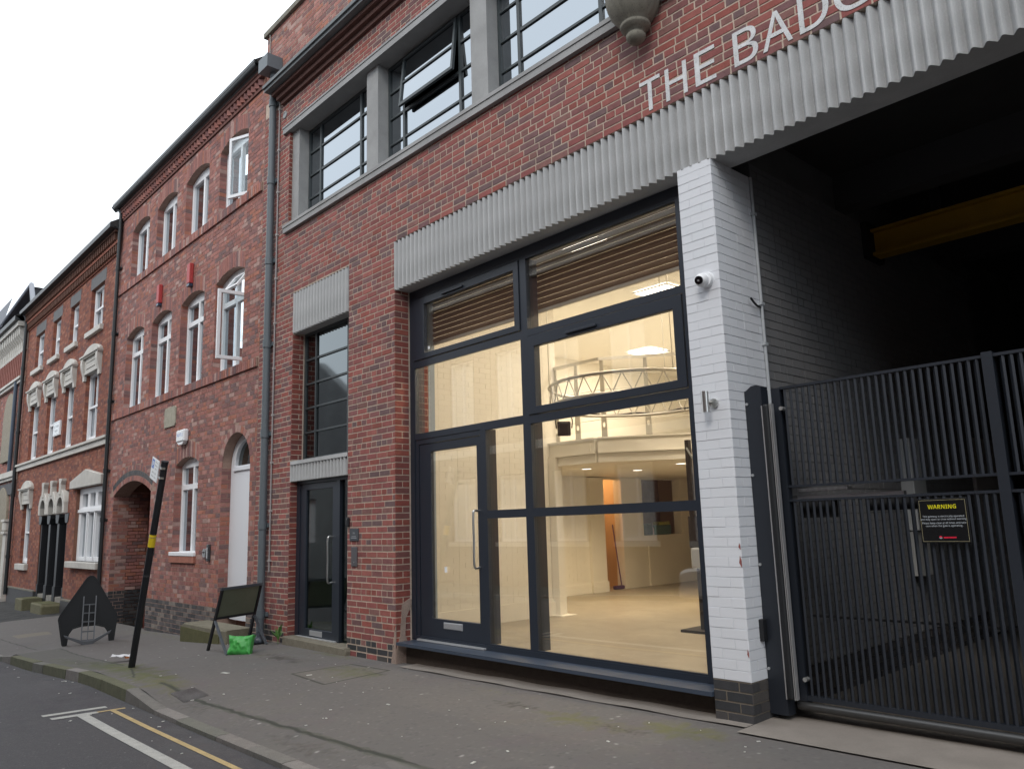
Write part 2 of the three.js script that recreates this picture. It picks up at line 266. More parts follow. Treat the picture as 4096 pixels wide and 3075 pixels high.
const roadTex = (() => { const [cv, c] = canvas(1024, 1024); c.fillStyle = 'rgb(88,85,86)'; c.fillRect(0, 0, 1024, 1024); speckle(c, 1024, 1024, 60000, ['60,58,60', '118,114,112', '78,74,76', '100,98,98', '140,134,130'], 1, 3, .5); for (let i = 0; i < 60; i++) blotch(c, rR() * 1024, rR() * 1024, 120, 60, i % 2 ? '66,63,67' : '110,105,106', 26, .13); for (let i = 0; i < 60; i++) { c.fillStyle = `rgba(190,188,180,${.3 + .4 * rR()})`; c.fillRect(rR() * 1024, rR() * 1024, 2 + 3 * rR(), 2 + 2 * rR()); } return canvasTex(cv, .22, .22); })();
struct('road', sheet(-110, 30, KZ, 8.25, 280, 12, roadY), mat([.66, .66, .68], .82, { map: roadTex, bumpMap: kB, bumpScale: .008 }));
struct('kerb_far', sheet(-110, 30, 8.2, 8.36, 80, 1, x => gy(x) - .055), M.concrete);
// kerb stones, one by one
const kerb = new THREE.Group(); kerb.name = 'kerb'; kerb.userData = { kind: 'structure', label: 'line of worn stone kerbs between pavement and road', category: 'kerb' }; scene.add(kerb);
const kerbM = [[.26, .235, .215], [.225, .21, .19], [.29, .265, .245], [.20, .195, .165]].map(c => mat(c, .9, { map: gC, bumpMap: gB, bumpScale: .004 }));
const kerbMoss = mat([.165, .165, .10], .95, { map: gC, bumpMap: gB, bumpScale: .006 });
for (let x = -24, k = 0; x < 4; k++) {
  const knee = x < -8.35 && x + .91 > -8.35 ? -8.35 : x < -9.05 && x + .91 > -9.05 ? -9.05 : x + .6 + .31 * Math.round(hash2(k, 3, 2)), x1 = Math.max(x + .25, knee) - .006;
  const g = new THREE.BoxGeometry(1, 1, 1, 1, 1, 3), p = g.attributes.position, top = xx => gz(xx, KZ) - kerbDrop(xx) + .004;
  for (let i = 0; i < p.count; i++) { const xx = x + (p.getX(i) + .5) * (x1 - x), tz = p.getZ(i) + .5; let y = p.getY(i) > 0 ? top(xx) : top(xx) - .3, z = KZ - .135 + .135 * tz; if (p.getY(i) > 0 && tz > .99) { z -= .012; y -= .004; } p.setXYZ(i, xx, y + (hash2(k, 1, 1) - .5) * .006 * (p.getY(i) > 0), z + (hash2(k, 2, 1) - .5) * .008); }
  g.computeVertexNormals(); obj('kerb_stone', g, x < -9.6 && x > -15.4 && k % 3 ? kerbMoss : kerbM[k % 4], kerb); x = x1 + .006;
}
// painted lines on the road
const mWhiteLine = mat([.55, .54, .50], .8, { map: gC, bumpMap: gB, bumpScale: .002 }), mYellowLine = mat([.62, .46, .22], .8, { map: gC });
const strip = (x0, x1, z0, z1) => sheet(x0, x1, z0, z1, Math.max(2, Math.ceil(Math.abs(x1 - x0) * 4)), 3, (x, z) => roadY(x, z) + .004);
struct('white_parking_line', strip(-8.8, 3, 2.955, 3.055), mWhiteLine); struct('white_end_mark', strip(-9.11, -9.02, 2.72, 3.30), mWhiteLine); struct('white_end_mark', strip(-8.90, -8.80, 2.86, 3.27), mWhiteLine);
struct('yellow_line', strip(-8.83, 3, 2.70, 2.75), mYellowLine); struct('yellow_end_mark', strip(-8.885, -8.833, 2.60, 2.86), mYellowLine);
// concrete strip under the shopfront and apron at the gateway
const mApron = mat([.36, .315, .275], .9, { map: sC, bumpMap: gB, bumpScale: .004 });
struct('concrete_strip', sheet(-7.62, -3.27, -.16, .11, 24, 2, (x, z) => gy(x) + .008 + .004 * Math.sin(x * 7)), mApron);
struct('concrete_apron', sheet(-3.262, 3, -.9, .24, 24, 4, (x, z) => gy(x) + .012 + (z < 0 ? -.01 * z : -.02 * z)), mApron);
// ---------------------------------------------------------------- the brick factory with the lit shop
const font = await new FontLoader().loadAsync('fonts/droid/droid_sans_regular.typeface.json');
const fontBold = await new FontLoader().loadAsync('fonts/droid/droid_sans_bold.typeface.json');
function text(s, size, depth, f = font) { const g = new TextGeometry(s, { font: f, size, depth, curveSegments: 6, bevelEnabled: false }); g.computeBoundingBox(); return g; }
const factory = thing('brick_factory', 'two storey red brick factory with fluted grey lintels and lit shopfront', 'building');
const part = (name, geos, m, parent = factory) => obj(name, geos, m, parent);
const BANDS = [[-10.76, -4.10], [-3.55, 2.9]];
{
  const outer = [[-11.662, -.35], [-10.525, -.35], [-10.525, 5.07], [-8.935, 5.07], [-8.935, -.35], [-7.843, -.35], [-7.843, 5.09], [1.55, 5.09], [1.55, -.35], [5, -.35], [5, 9.88], [-11.662, 9.88]];
  part('wall', poly(outer, BANDS.map(([a, b]) => rect(a, b, 6.09, 7.80)), .34, -.3425), M.mortar);
  const b = new Bricks(11), holes = [[-10.525, -8.935, -1, 5.07], [-7.843, 1.55, -1, 5.09], ...BANDS.map(([a, c]) => [a, c, 6.09, 7.88])];
  b.field({ u0: -11.66, u1: 2.6, v0: -.16, v1: 8.36, joint: .013, pal: q => (q[3] < .22 && hash2(q[0] * 40, q[2] * 40, 1) > .35) ? 'blue' : 'factory', holes });
  const b2 = new Bricks(12); b2.field({ u0: -11.66, u1: 2.6, v0: 8.63, v1: 9.88, pal: 'house', phase: 2 });
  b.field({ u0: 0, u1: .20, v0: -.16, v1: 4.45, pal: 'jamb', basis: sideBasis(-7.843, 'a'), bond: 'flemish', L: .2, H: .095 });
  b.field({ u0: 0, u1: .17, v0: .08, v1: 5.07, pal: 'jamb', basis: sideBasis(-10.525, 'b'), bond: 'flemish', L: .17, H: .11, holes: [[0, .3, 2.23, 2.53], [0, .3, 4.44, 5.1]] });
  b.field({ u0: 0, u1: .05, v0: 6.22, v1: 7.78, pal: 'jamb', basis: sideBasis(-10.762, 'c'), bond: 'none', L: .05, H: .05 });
  b.finish(factory, 'brick', 300); b2.finish(factory, 'brick', 0, 'parapet_brickwork');
}
function fluted(x0, x1, y0, y1, per = .0865) { // concrete lintel with vertical flutes
  const n = Math.round((x1 - x0) / per), p = [[x0, .30]]; const seg = 10;
  for (let i = 0; i <= n * seg; i++) { const t = i / seg, c = .5 + .5 * Math.cos(2 * Math.PI * t + .25 * Math.sin(2 * Math.PI * t)); p.push([x0 + (x1 - x0) * i / (n * seg), .048 - .058 * Math.pow(c, .62)]); }
  p.push([x1, .30]); const s = new THREE.Shape(p.map(q => new THREE.Vector2(...q)));
  return new THREE.ExtrudeGeometry(s, { depth: y1 - y0, bevelEnabled: false }).rotateX(-Math.PI / 2).translate(0, y0, 0);
}
part('fluted_lintel', fluted(-7.838, 1.548, 4.455, 5.082), M.flute); part('fluted_lintel', fluted(-10.52, -8.94, 4.445, 5.062), M.flute);
part('fluted_lintel', [fluted(-10.52, -8.94, 2.236, 2.475), bx(-10.52, -8.94, 2.475, 2.525, -.30, .012)], M.flute);
// upper window bands: sill, lintel, piers, steel windows
function steelWindow(x0, x1, cols, open) {
  const y0 = 6.2, y1 = 7.775, z = -.22, fr = [bx(x0, x0 + .045, y0, y1, z - .04, z), bx(x1 - .045, x1, y0, y1, z - .04, z), bx(x0 + .045, x1 - .045, y1 - .045, y1, z - .04, z), bx(x0 + .045, x1 - .045, y0, y0 + .045, z - .04, z)];
  const w = part('window', fr, M.steelFrame), xs = [x0 + .045, ...cols, x1 - .045], ys = [y0 + .045, 6.62, 7.0, 7.38, y1 - .045];
  for (const c of cols) obj('glazing_bar', bx(c - .022, c + .022, y0 + .045, y1 - .045, z - .035, z + .004), M.steelFrame, w);
  for (let i = 1; i < 4; i++) for (let k = 0; k < 3; k++) if (!(open && k === 1 && i === 3)) obj('glazing_bar', bx(xs[k] + (k ? .022 : 0), xs[k + 1] - (k < 2 ? .022 : 0), ys[i] - (i === 2 && k === 1 ? .024 : .014), ys[i] + .014, z - .03, z), M.steelFrame, w);
  for (let k = 0; k < 3; k++) for (let i = 0; i < 4; i++) { if (open && k === 1 && i >= 2) continue; const g = new THREE.BoxGeometry(xs[k + 1] - xs[k] - .004, ys[i + 1] - ys[i] - .004, .006); const o = obj('pane', g, glassMirror, w); o.position.set((xs[k] + xs[k + 1]) / 2, (ys[i] + ys[i + 1]) / 2, z - .022); o.rotation.set((hash2(k, i, x0 * 10) - .5) * .004, (hash2(i, k, x0 * 7) - .5) * .004, 0); }
  if (open) { // top-hung casement standing open
    const s = new THREE.Group(); s.name = 'casement'; const a = xs[1] + .024, c = xs[2] - .024, hgt = y1 - .045 - 7.0; w.add(s); s.position.set(0, y1 - .045, z + .004); s.rotation.x = -.11;
    obj('casement_frame', [bx(a, a + .04, -hgt, 0, -.01, .025), bx(c - .04, c, -hgt, 0, -.01, .025), bx(a + .04, c - .04, -.04, 0, -.01, .025), bx(a + .04, c - .04, -hgt, -hgt + .045, -.01, .025), bx(a + .04, c - .04, -.40, -.372, -.008, .022)], M.steelFrame, s);
    obj('pane', bx(a + .03, c - .03, -hgt + .03, -.03, 0, .006), glassMirror, s);
  }
}
for (const [a, b] of BANDS) {
  const c = x => a + x + 10.76;
  part('window_sill', [bx(a - .07, b - (a < -9 ? 0 : -.07), 6.085, 6.165, -.34, .055), bx(a - .075, b - (a < -9 ? 0 : -.07), 6.165, 6.21, -.34, .066)], M.concrete);
  part('window_lintel', [bx(a - .16, b + .02, 7.78, 7.87, -.345, .045), bx(a - .165, b + .02, 7.87, 7.90, -.345, .055)], M.concrete);
  for (const [p, q] of [[-10.755, -10.54], [-8.58, -8.30], [-6.33, -6.04]]) part('window_pier', bx(c(p), c(q), 6.205, 7.782, -.34, -.053), M.concrete);
  steelWindow(c(-10.54), c(-8.58), [c(-10.16), c(-9.0)]); steelWindow(c(-8.30), c(-6.33), [c(-7.93), c(-6.74)], true); steelWindow(c(-6.04), c(-4.12), [c(-5.69), c(-4.50)]);
  part('room_lining', bx(a, b, 6.1, 7.9, -1.2, -1.1), M.dark);
}
// brick cornice, gutter, coping
const mCorn = mat([.17, .085, .07], .95, { map: gC, bumpMap: gB, bumpScale: .004 });
part('cornice', [bx(-11.0, 4.9, 8.34, 8.41, -.3, .05), bx(-11.05, 4.9, 8.41, 8.48, -.3, .11), bx(-11.1, 4.9, 8.48, 8.535, -.3, .17)], mCorn);
part('gutter', [bx(-11.16, 4.9, 8.54, 8.59, -.3, .27), bx(-11.17, 4.9, 8.59, 8.64, -.3, .30)], M.lead);
for (let x = -11.72; x < 4.9; x += .92) part('coping_stone', rbx(x, x + .912, 9.885, 9.985, -.42, .055, .012, 1), M.stoneOld);
// stone pendant under the middle pier
{ const p = [[0, 5.735], [.055, 5.745], [.085, 5.775], [.09, 5.81], [.07, 5.84], [.10, 5.855], [.135, 5.88], [.14, 5.905], [.125, 5.93], [.16, 5.95], [.215, 6.02], [.25, 6.11], [.262, 6.22], [.255, 6.33], [.27, 6.40], [.29, 6.42], [.29, 6.50], [0, 6.50]];
  const g = new THREE.LatheGeometry(p.map(q => new THREE.Vector2(q[0] * .98, q[1])), 72), a = g.attributes.position; for (let i = 0; i < a.count; i++) { const x = a.getX(i), y = a.getY(i), z = a.getZ(i), th = Math.atan2(z, x); if (y > 5.94 && y < 6.36) { const k = 1 + .028 * Math.pow(Math.abs(Math.cos(th * 9)), .6) - .014 + .02 * (vnoise(th * 6 + 40, y * 14, 64, 64, 3) - .5); a.setX(i, x * k); a.setZ(i, z * k); } } g.computeVertexNormals(); g.translate(-3.835, 0, .12);
  part('stone_pendant', [g, bx(-4.10, -3.57, 6.42, 7.8, -.3, .02)], M.stoneOld); }
// painted letters over the gateway
{ const mLetter = mat([.80, .81, .82], .7, { map: gC });
  for (const [ch, x0, x1] of [['T', -3.919, -3.693], ['H', -3.638, -3.415], ['E', -3.334, -3.133], ['B', -2.962, -2.745], ['A', -2.708, -2.457], ['D', -2.400, -2.165], ['G', -2.125, -1.87]]) { const g = text(ch, 1, .004), b = g.boundingBox; g.translate(-b.min.x, -b.min.y, 0).scale((x1 - x0) / (b.max.x - b.min.x), .300 / (b.max.y - b.min.y), 1).translate(x0, ch === 'G' ? 5.119 : 5.122, .0025); part('painted_letter', g, mLetter); } }
// white painted brick pillar with blue brick foot
part('pillar', bx(-3.587, -3.264, .345, 4.46, -.62, -.0015), M.paintWall); part('passage_side_shaded', bx(-3.60, -3.264, .345, 4.95, -6.2, -.625), mat([.19, .19, .19], .8, { map: sC })); part('pillar_foot', bx(-3.587, -3.266, -.2, .345, -.62, -.004), M.mortarBlue);  // passage side continues the wall, colour darkened to stand in for shade
{ const b = new Bricks(21); b.field({ u0: -3.587, u1: -3.263, v0: .347, v1: 4.455, pal: 'white', bond: 'flemish', joint: .0035, vjoint: .0008, phase: 1 }); b.field({ u0: 0, u1: .615, v0: .347, v1: 4.46, pal: 'white', basis: sideBasis(-3.263, 'd'), bond: 'flemish', joint: .0035, vjoint: .0008 }); b.field({ u0: .63, u1: 6.1, v0: .347, v1: 4.6, pal: 'grey', basis: sideBasis(-3.263, 'd2'), bond: 'flemish', joint: .005 }); b.finish(factory, 'painted_brick', 300, 'painted_brickwork');  // bricks past the conduit use the darkened palette, shade put into their colour
  const c = new Bricks(22); c.field({ u0: -3.587, u1: -3.263, v0: .046, v1: .342, pal: 'blue', bond: 'flemish', joint: .009, phase: 1 }); c.field({ u0: 0, u1: 6, v0: .046, v1: .342, pal: 'blue', basis: sideBasis(-3.263, 'e'), bond: 'flemish', joint: .009 }); c.finish(factory, 'blue_brick', 120, 'blue_brickwork');
  for (const [y, h, w] of [[1.30, .05, .012], [1.17, .085, .016], [.52, .06, .010]]) part('paint_chip', poly([[-3.266 - w, y + h * .4], [-3.2625, y], [-3.2615, y + h * .6], [-3.264 - w * .5, y + h]], [], .003, .0015), MB.factory.each[0]); }
// stall riser and plaster repair by the shop jamb
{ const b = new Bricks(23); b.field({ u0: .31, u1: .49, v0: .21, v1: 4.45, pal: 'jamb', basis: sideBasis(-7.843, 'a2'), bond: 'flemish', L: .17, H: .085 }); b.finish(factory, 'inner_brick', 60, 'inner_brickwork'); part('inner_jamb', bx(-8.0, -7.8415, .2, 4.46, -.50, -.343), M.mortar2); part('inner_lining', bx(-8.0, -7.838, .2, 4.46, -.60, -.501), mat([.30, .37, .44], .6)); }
part('stall_riser', [bx(-7.84, -3.587, -.2, .20, -.34, -.13)], mat([.085, .065, .052], .95, { map: gC, bumpMap: gB, bumpScale: .01 }));
{ const g = poly([[-7.95, -.05], [-7.838, -.06], [-7.838, .42], [-7.87, .36], [-7.88, .2], [-7.905, .12]], [], .014, -.004, .003); part('mortar_patch', [g, poly([[0, -.05], [.2, -.05], [.17, .2], [.12, .3], [.13, .5], [.2, .62], [.2, .72], [.08, .66], [.05, .3], [0, .15]], [], .012, 0).rotateY(Math.PI / 2).translate(-7.838, 0, 0)], mat([.40, .30, .25], .95, { map: gC, bumpMap: gB, bumpScale: .006 })); }
// ---- shopfront
const FZ = -.22, sf = part('shopfront', [bx(-7.838, -7.755, .25, 4.45, FZ - .08, FZ), bx(-3.77, -3.60, .25, 4.45, FZ - .08, FZ), bx(-7.755, -3.77, 4.335, 4.45, FZ - .08, FZ), bx(-7.755, -3.77, .242, .298, FZ - .08, FZ)], M.frame);
{ const fb = (...a) => obj('frame_bar', bx(...a), M.frame, sf), zz = [FZ - .075, FZ - .004];
  fb(-5.815, -5.735, .298, 4.335, FZ - .19, FZ - .004); fb(-7.80, -7.758, .298, 4.335, FZ - .16, FZ - .081); fb(-7.755, -5.815, 3.475, 3.545, ...zz); fb(-5.735, -3.77, 3.47, 3.525, ...zz); fb(-7.755, -5.815, 2.575, 2.632, ...zz); fb(-5.735, -3.77, 2.565, 2.632, ...zz);
  fb(-6.53, -6.452, .298, 2.575, FZ - .17, FZ - .004); fb(-6.452, -5.815, 1.622, 1.675, ...zz); fb(-5.735, -3.77, 1.622, 1.675, ...zz);
  const sash = (x0, x1, y0, y1, gx0, gx1, gy0, gy1) => obj('opening_sash', poly(rect(x0, x1, y0, y1), [rect(gx0, gx1, gy0, gy1)], .06, FZ - .05, .004), M.frame, sf);
  sash(-7.745, -5.825, 3.552, 4.328, -7.53, -5.905, 3.62, 4.235); sash(-5.725, -3.78, 2.640, 3.462, -5.62, -3.878, 2.716, 3.345);
  obj('vent_hood', rbx(-5.15, -4.75, 3.375, 3.40, FZ + .008, FZ + .035, .005), M.frame, sf); obj('vent_hood', rbx(-7.15, -6.75, 4.262, 4.285, FZ + .008, FZ + .035, .005), M.frame, sf);
  for (const [x0, x1, y0, y1] of [[-7.55, -5.89, 3.60, 4.25], [-5.735, -3.77, 3.525, 4.335], [-7.755, -5.815, 2.632, 3.475], [-5.64, -3.86, 2.70, 3.36], [-5.735, -3.77, 1.675, 2.565], [-5.735, -3.77, .298, 1.622], [-6.452, -5.815, 1.675, 2.575], [-6.452, -5.815, .298, 1.622]])
    for (const z of [FZ - .032, FZ - .052]) obj('pane', bx(x0 + .002, x1 - .002, y0 + .002, y1 - .002, z - .003, z), glassClear, sf);
  for (const [x0, x1, y0, y1] of [[-5.735, -3.77, 1.675, 2.565], [-5.735, -3.77, .298, 1.622], [-6.452, -5.815, 1.675, 2.575], [-6.452, -5.815, .298, 1.622], [-7.755, -5.815, 2.632, 3.475], [-5.735, -3.77, 3.525, 4.335]]) obj('glazing_bead', poly(rect(x0, x1, y0, y1), [rect(x0 + .016, x1 - .016, y0 + .016, y1 - .016)], .03, FZ - .034), M.frame, sf);
  obj('window_sticker', bx(-7.50, -7.462, 3.665, 3.70, FZ - .030, FZ - .028), M.whitePaint, sf);
}
const shopDoor = part('shop_door', [bx(-7.75, -7.685, .262, 2.572, FZ - .075, FZ - .012), bx(-7.685, -6.532, 2.515, 2.572, FZ - .075, FZ - .012), poly(rect(-7.68, -6.535, .27, 2.51), [rect(-7.46, -6.615, .505, 2.412)], .05, FZ - .07, .004)], M.frame);
for (const z of [FZ - .04, FZ - .055]) obj('pane', bx(-7.47, -6.605, .495, 2.42, z - .003, z), glassClear, shopDoor);
obj('letter_plate', [rbx(-7.245, -6.91, .405, .478, FZ - .025, FZ - .012, .006), bx(-7.23, -6.925, .415, .468, FZ - .013, FZ - .008)], mat([.50, .51, .53], .4, { metalness: .6 }), shopDoor);
obj('pull_handle', [tube([V(-6.60, 1.09, FZ - .02), V(-6.60, 1.085, FZ + .045), V(-6.60, 1.12, FZ + .055), V(-6.60, 1.4, FZ + .055), V(-6.60, 1.66, FZ + .055), V(-6.60, 1.695, FZ + .045), V(-6.60, 1.69, FZ - .02)], .0125, 40, 10)], M.steel, shopDoor);
obj('threshold', bx(-7.70, -6.50, .25, .268, FZ - .05, FZ + .03), mat([.55, .56, .57], .45, { metalness: .5 }), shopDoor);
{ const s = new THREE.Shape(); s.moveTo(0, 0); s.lineTo(.38, .0); s.lineTo(.38, .03); s.lineTo(0, .045); part('shop_cill', bx(-7.80, -3.59, .212, .245, -.33, .028).translate(0, 0, 0), mat([.045, .06, .088], .35)); }
part('window_sticker', bx(-7.24, -7.195, 1.02, 1.085, FZ - .037, FZ - .0355), M.whitePaint);
// ---- bay with stair window and side door
const DZ = -.105;
part('door_step', poly([[-10.53, -.12], [-8.86, -.12], [-8.84, .04], [-8.86, .085], [-10.53, .098]], [], .24, -.16, .012), mat([.24, .215, .165], .95, { map: gC, bumpMap: gB, bumpScale: .006 }));
const sw = part('stair_window', [bx(-10.52, -10.47, 2.53, 4.46, -.24, -.19), bx(-8.985, -8.935, 2.53, 4.46, -.24, -.19), bx(-10.47, -8.985, 4.40, 4.46, -.24, -.19), bx(-10.47, -8.985, 2.53, 2.575, -.24, -.19)], M.steelFrame);
obj('glazing_bar', bx(-10.185, -10.15, 2.575, 4.40, -.235, -.186), M.steelFrame, sw); obj('glazing_bar', bx(-9.28, -9.245, 2.575, 4.40, -.235, -.186), M.steelFrame, sw);
{ const ys = [2.575, 2.945, 3.305, 3.665, 4.03, 4.40], xs = [-10.47, -10.167, -9.262, -8.985]; for (let i = 1; i < 5; i++) obj('glazing_bar', bx(-10.47, -8.985, ys[i] - .014, ys[i] + .014, -.232, -.19), M.steelFrame, sw);
  for (let k = 0; k < 3; k++) for (let i = 0; i < 5; i++) { const o = obj('pane', new THREE.BoxGeometry(xs[k + 1] - xs[k] - .004, ys[i + 1] - ys[i] - .004, .006), mat([.16, .175, .18], .04, { metalness: 1 }), sw); o.position.set((xs[k] + xs[k + 1]) / 2, (ys[i] + ys[i + 1]) / 2, -.214); o.rotation.set((hash2(k, i, 5) - .5) * .006, (hash2(i, k, 6) - .5) * .006, 0); } }
const sd = part('side_door', [bx(-10.52, -10.42, .09, 2.236, DZ - .08, DZ), bx(-8.97, -8.935, .09, 2.236, DZ - .08, DZ), bx(-10.42, -8.97, 2.19, 2.236, DZ - .08, DZ), bx(-9.39, -9.31, .09, 2.19, DZ - .08, DZ), poly(rect(-10.415, -9.395, .098, 2.186), [rect(-10.25, -9.515, .207, 2.10)], .05, DZ - .06, .004)], M.frame);
obj('pane', bx(-10.26, -9.505, .20, 2.11, DZ - .045, DZ - .035), glassDim, sd); obj('pane', bx(-9.31, -8.97, .12, 2.19, DZ - .05, DZ - .04), glassDim, sd);
obj('letter_plate', rbx(-10.10, -9.76, .122, .192, DZ - .012, DZ - .002, .005), mat([.50, .51, .53], .4, { metalness: .6 }), sd);
obj('pull_handle', tube([V(-9.505, .845, DZ - .01), V(-9.505, .84, DZ + .05), V(-9.505, .875, DZ + .062), V(-9.505, 1.15, DZ + .062), V(-9.505, 1.41, DZ + .062), V(-9.505, 1.445, DZ + .05), V(-9.505, 1.44, DZ - .01)], .0125, 40, 10), M.steel, sd);
obj('threshold', bx(-10.44, -9.36, .086, .102, DZ - .05, DZ + .03), mat([.55, .56, .57], .45, { metalness: .5 }), sd);
part('stair_hall', [bx(-10.7, -8.8, 0, 5.0, -1.75, -1.7), bx(-10.75, -10.7, 0, 5, -1.75, -.36), bx(-8.8, -8.75, 0, 5, -1.75, -.36), bx(-10.7, -8.8, 4.95, 5, -1.75, -.36), bx(-10.7, -8.8, -.05, .08, -1.75, -.16)], mat([.34, .36, .33], .8));
// drain pipe with hopper, conduit, vent
{ const x = -11.235, z = .075; const dp = part('drain_pipe', new THREE.CylinderGeometry(.055, .055, 9.05, 16).translate(x, 4.5, z), M.pipeGrey);
  obj('hopper', [bx(-11.40, -11.07, 8.99, 9.22, .005, .27)], M.pipeGrey, dp); for (const y of [.35, 1.63, 3.0, 4.4, 5.75, 7.1, 8.45]) obj('pipe_collar', [new THREE.CylinderGeometry(.066, .066, .12, 16).translate(x, y, z), bx(x - .11, x + .11, y - .03, y + .03, .003, .03)], M.pipeGrey, dp);
  obj('pipe_shoe', tube([V(x, .0, z), V(x, -.03, z + .01), V(x + .02, -.06, z + .10), V(x + .03, -.06, z + .17)], .055, 12, 12), M.pipeGrey, dp);
  const cd = part('cable_conduit', new THREE.CylinderGeometry(.013, .013, 7.6, 8).translate(-11.10, 4.75, .02), mat([.30, .28, .28], .6)); for (let y = 1.1; y < 8.4; y += .72) obj('clip', bx(-11.125, -11.075, y, y + .03, .0, .036), mat([.40, .38, .37], .5), cd);
  part('loose_cable', tube([V(-11.62, 9.97, .01), V(-11.54, 9.9, .02), V(-11.52, 9.5, .02), V(-11.5, 9.1, .03)], .009, 20, 6), mat([.35, .33, .30], .7)); part('vent', [new THREE.TorusGeometry(.05, .012, 8, 24).translate(-10.935, 8.15, .006), new THREE.CylinderGeometry(.045, .045, .01, 20).rotateX(Math.PI / 2).translate(-10.935, 8.15, .002)], mat([.32, .34, .35], .5)); }
// roof and back of the factory
part('flat_roof', bx(-11.6, 4.9, 8.9, 9.1, -16, -.36), M.roofDark); part('side_wall', [bx(-11.662, -11.35, -.3, 9.88, -16, -.36), bx(4.7, 5, -.3, 9.88, -16, -.36), bx(-11.35, 4.7, -.3, 9.1, -16, -15.7)], M.mortar2);
// ---------------------------------------------------------------- shop interior
const FL = .205;
struct('shop_floor', bx(-11.2, -3.6, -.2, FL, -12.2, -.31), M.inFloor);
struct('shop_ceiling', bx(-11.34, -3.6, 5.0, 5.2, -12.2, -.33), M.inCeil);
struct('shop_left_wall', [bx(-8.55, -8.35, FL, 5, -3.35, -.36), bx(-10.4, -8.55, FL, 2.7, -3.35, -3.15), bx(-8.34, -7.84, FL, 4.46, -.36, -.31)], M.inWall);
struct('shop_front_bulkhead', [bx(-8.35, -3.6, 4.46, 5, -.62, -.36)], M.inWall);
struct('mezzanine_side_wall', [bx(-11.345, -11.30, 2.7, 5, -12.2, -3.15), bx(-11.3, -8.55, 2.7, 5, -3.35, -3.15)], M.inWall); struct('mezzanine_side_floor', bx(-11.3, -10.2, 2.66, 2.71, -12.2, -3.35), M.inWall);
struct('shop_back_wall', bx(-11.34, -3.6, FL, 5, -12.4, -12.2), M.inWall); struct('shop_right_wall', bx(-3.66, -3.605, FL, 5, -12.2, -.31), M.inWall);
{ // inner side wall with doorway and hatch
  const g = poly([[3.3, FL], [6.42, FL], [6.42, 2.35], [7.03, 2.35], [7.03, FL], [12.2, FL], [12.2, 2.7], [3.3, 2.7]], [rect(7.70, 9.03, 1.213, 2.365)], .2, 0).rotateY(Math.PI / 2).translate(-10.4, 0, 0); struct('shop_inner_wall', [g, bx(-10.199, -10.12, FL, 2.37, -6.40, -6.0), bx(-10.12, -10.10, FL, .40, -6.42, -5.98), bx(-10.2, -10.18, FL, .38, -6.0, -3.4), bx(-10.199, -10.17, FL, 1.0, -10.4, -7.80)], M.inWall);
  struct('back_room', [bx(-12.6, -12.5, FL, 3, -9.8, -6), bx(-12.5, -10.4, 2.7, 2.8, -9.8, -6), bx(-12.5, -10.4, FL - .1, FL, -9.8, -6), bx(-12.5, -10.4, FL, 2.7, -9.9, -9.8), bx(-12.5, -10.4, FL, 2.7, -6, -5.9), bx(-12.5, -10.4, FL, 2.7, -7.45, -7.35)], mat([.62, .46, .28], .8)); }
{ const b = new Bricks(31); PAL.cream = [[.82, .79, .71], [.818, .788, .708], [.822, .792, .712]]; MB.cream = { each: PAL.cream.map(c => mat(c, .6, { bumpMap: gB, bumpScale: .0015 })), all: mat([1, 1, 1], .6, { bumpMap: gB, bumpScale: .0015, vertexColors: true }) };
  b.field({ u0: .4, u1: 3.1, v0: .45, v1: 4.99, pal: 'cream', basis: sideBasis(-8.351, 'g'), bond: 'flemish', joint: .003, vjoint: .0008 }); b.field({ u0: 3.4, u1: 5.99, v0: .45, v1: 2.36, pal: 'cream', basis: sideBasis(-10.201, 'h'), bond: 'flemish', joint: .003, vjoint: .0008 });
  const g = new THREE.Group(); g.name = 'shop_wall_bricks'; g.userData = { kind: 'structure' }; scene.add(g); b.finish(g, 'cream_brick', 200, 'cream_brickwork'); }
struct('shop_skirting', [bx(-8.35, -8.325, FL, .44, -3.1, -.36), bx(-8.349, -8.29, FL, .40, -3.1, -2.72)], M.inWall);
